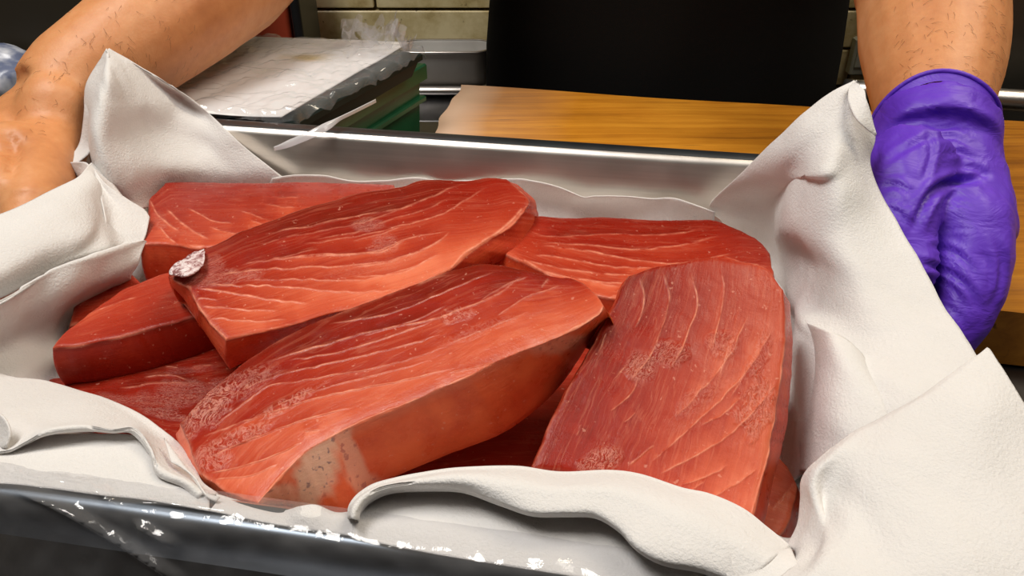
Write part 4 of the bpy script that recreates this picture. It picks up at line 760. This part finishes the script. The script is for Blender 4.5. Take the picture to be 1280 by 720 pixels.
for c, wd_, am in (([(15, 612), (60, 625), (95, 642), (140, 668), (190, 700), (240, 735)], 5, .005), ([(170, 650), (190, 665), (212, 676), (222, 690)], 4, .004), ([(60, 592), (120, 603), (140, 625), (146, 640)], 5, .004), ([(150, 630), (200, 628), (300, 640)], 4, .003), ([(0, 588), (45, 596), (95, 610), (150, 612)], 5, .003)):
    d, s, t = pl_dist(px, c); V += np.outer(am*np.exp(-(d/wd_)**2)*np.clip(t*6, 0, 1)*np.clip((1-t)*6, 0, 1), -N_*.7+np.array([0, 0, .6]))
base = TO+N_*-.16+np.array([0, 0, .05])
o = mesh_obj('cling_film', V-base, grid_faces(nu, nv), film_mat('milky_film', .2)); o.location = base; tag(o, 'clear wrinkled cling film draped over the near rim of the steel tray', 'plastic film')
# ------------------------------------------------------------------ things at the back
ct2 = empty('back_bench', (-.55, 1.0, -.93)); tag(ct2, 'lower dark bench along the tiled wall carrying the steel pan', 'bench')
mb = MB(); mb.box(-.95, -.13, .93+BEN-.03, .50, WB-1.012, .93+BEN, .002); mb.obj('bench_top', STEEL_D, ct2)
for x in (-.94, .44): mb = MB(); mb.box(x, -.12, 0, x+.04, -.08, .93+BEN-.03); mb.obj('leg', STEEL_D, ct2)
# steel pan
pl_, pr_ = Y(500, 64, .95), Y(612, 70, .95); pzt, pzb = pl_[2], BEN
pan = empty('steel_pan', ((pl_[0]+pr_[0])/2, .975, BEN)); tag(pan, 'plain grey steel pan on the back bench beside the green crate', 'pan'); hw = (pr_[0]-pl_[0])/2; hh = pzt-pzb
mb = MB(); lp = []
for k, z, r_ in ((.010, 0, .012), (.004, .004, .016), (.002, hh-.004, .018), (0, hh, .018)): lp.append(rrect(hw-k, .025-k, r_, z))
lp = lp[::-1]; loft(mb, lp, True); mb.obj('pan_body', STEEL_B, pan, True)
mb = MB(); loft(mb, [rrect(hw-.001, .024, .018, hh-.0002), rrect(hw+.003, .028, .020, hh), rrect(hw+.0035, .0285, .020, hh-.002), rrect(hw, .025, .018, hh-.002)], False); mb.obj('pan_rim', STEEL, pan, True)
mb = MB(); loft(mb, [rrect(hw, .025, .018, .014), rrect(hw+.006, .033, .022, .012), rrect(hw+.006, .033, .022, .006), rrect(hw, .025, .018, .004)], False); mb.obj('base_flange', STEEL, pan, True)
# red bin, black upright box
def boxobj(name, label, cat, px0, px1, pyt, yy, dp, z0, mat, lip=True, mat2=None):
    a, b = Y(px0, pyt, yy), Y(px1, pyt, yy); e = empty(name, ((a[0]+b[0])/2, yy+dp/2, z0)); tag(e, label, cat); w2 = (b[0]-a[0])/2; h = a[2]-z0
    m1 = MB(); loft(m1, [rrect(w2*.98, dp/2*.98, .006, h), rrect(w2, dp/2, .006, h-.003), rrect(w2*.97, dp/2*.97, .006, .002), rrect(w2*.95, dp/2*.95, .006, 0)], True); m1.F.append(tuple(range(len(m1.V)//4))); m1.obj('housing', mat, e, False)
    if lip: m1 = MB(); loft(m1, [rrect(w2, dp/2, .006, h-.012), rrect(w2+.003, dp/2+.003, .008, h-.011), rrect(w2+.003, dp/2+.003, .008, h-.001), rrect(w2, dp/2, .006, h)], False); m1.obj('lid_edge', mat2 or mat, e, False)
    return e
boxobj('red_bin', 'red plastic bin at the back, half hidden behind the bare forearm', 'bin', 262, 349, -60, 1.02, .10, BEN, REDP)
boxobj('black_box', 'narrow black box standing between the red bin and the tiled wall', 'box', 350.5, 364, -60, 1.01, .10, BEN, BLACKP)
boxobj('dark_cabinet', 'dark olive-brown cabinet at the far left behind the bare arm', 'cabinet', -220, 225, -150, .90, .13, BEN, DARKP, True)
boxobj('steel_cabinet', 'dull grey steel cabinet at the right edge behind the forearm', 'cabinet', 1262, 1420, -70, .90, .25, -.93, steel_mat('cabinet_steel', (.20, .20, .19), .4, (5, 5, 60)), True, STEEL_B)
# crumpled bag at far left
m1 = MB(); c = U(2, 108, -.045); m1.ball((0, 0, 0), (.050, .035, .022), 36, 22); V = np.array(m1.V); V += V/np.linalg.norm(V, axis=1)[:, None]*(np.abs(vnoise(V, 55, 3))*.014)[:, None]; V[:, 2] -= V[:, 2].min()
BAG = NM('bag_film'); BAG.l(BAG.ramp(BAG.noise(35, 3), [(.4, (.16, .19, .30)), (.6, (.70, .72, .78))]), BAG.b.inputs['Base Color']); BAG.set(Roughness=.25)
o = mesh_obj('plastic_bag', V, m1.F, BAG.m); o.location = (c[0], c[1], ZC+.0005); tag(o, 'small crumpled bluish-white plastic bag at the left edge above the hand', 'bag')
# wall switch box and rail
sw = empty('switch_box', tuple(Y(1068, 90, WB-.012))); sw['label'] = 'small pale grey-green switch box on the wall beside the forearm'; sw['category'] = 'switch'
mb = MB(); mb.box(-.014, -.016, 0, .016, .0015, .052, .002); mb.obj('switch_cover', simple('pale_switch', (.62, .64, .52), .5), sw)
mb = MB(); mb.box(-.010, -.019, .012, .012, -.0155, .040, .001); mb.obj('rocker', simple('pale_rocker', (.7, .72, .6), .5), sw)
rl = empty('steel_rail', tuple(Y(1270, 136, .80))); rl['label'] = 'shiny round steel rail running along the back of the wooden board'; rl['category'] = 'rail'
a, b = Y(1055, 112, .86)-np.array(rl.location), Y(1500, 140, .80)-np.array(rl.location); mb = MB(); mb.tube(crs([a, (a+b)/2, b], 12), .0115, 20); mb.obj('bar', STEEL, rl, True)
for t in (.35, .9): q_ = a*(1-t)+b*t; mb = MB(); mb.tube([q_+[0, 0, -.005], q_+[0, 0, ZC-rl.location[2]-q_[2]]], .006, 12); mb.obj('rail_post', STEEL, rl, True)
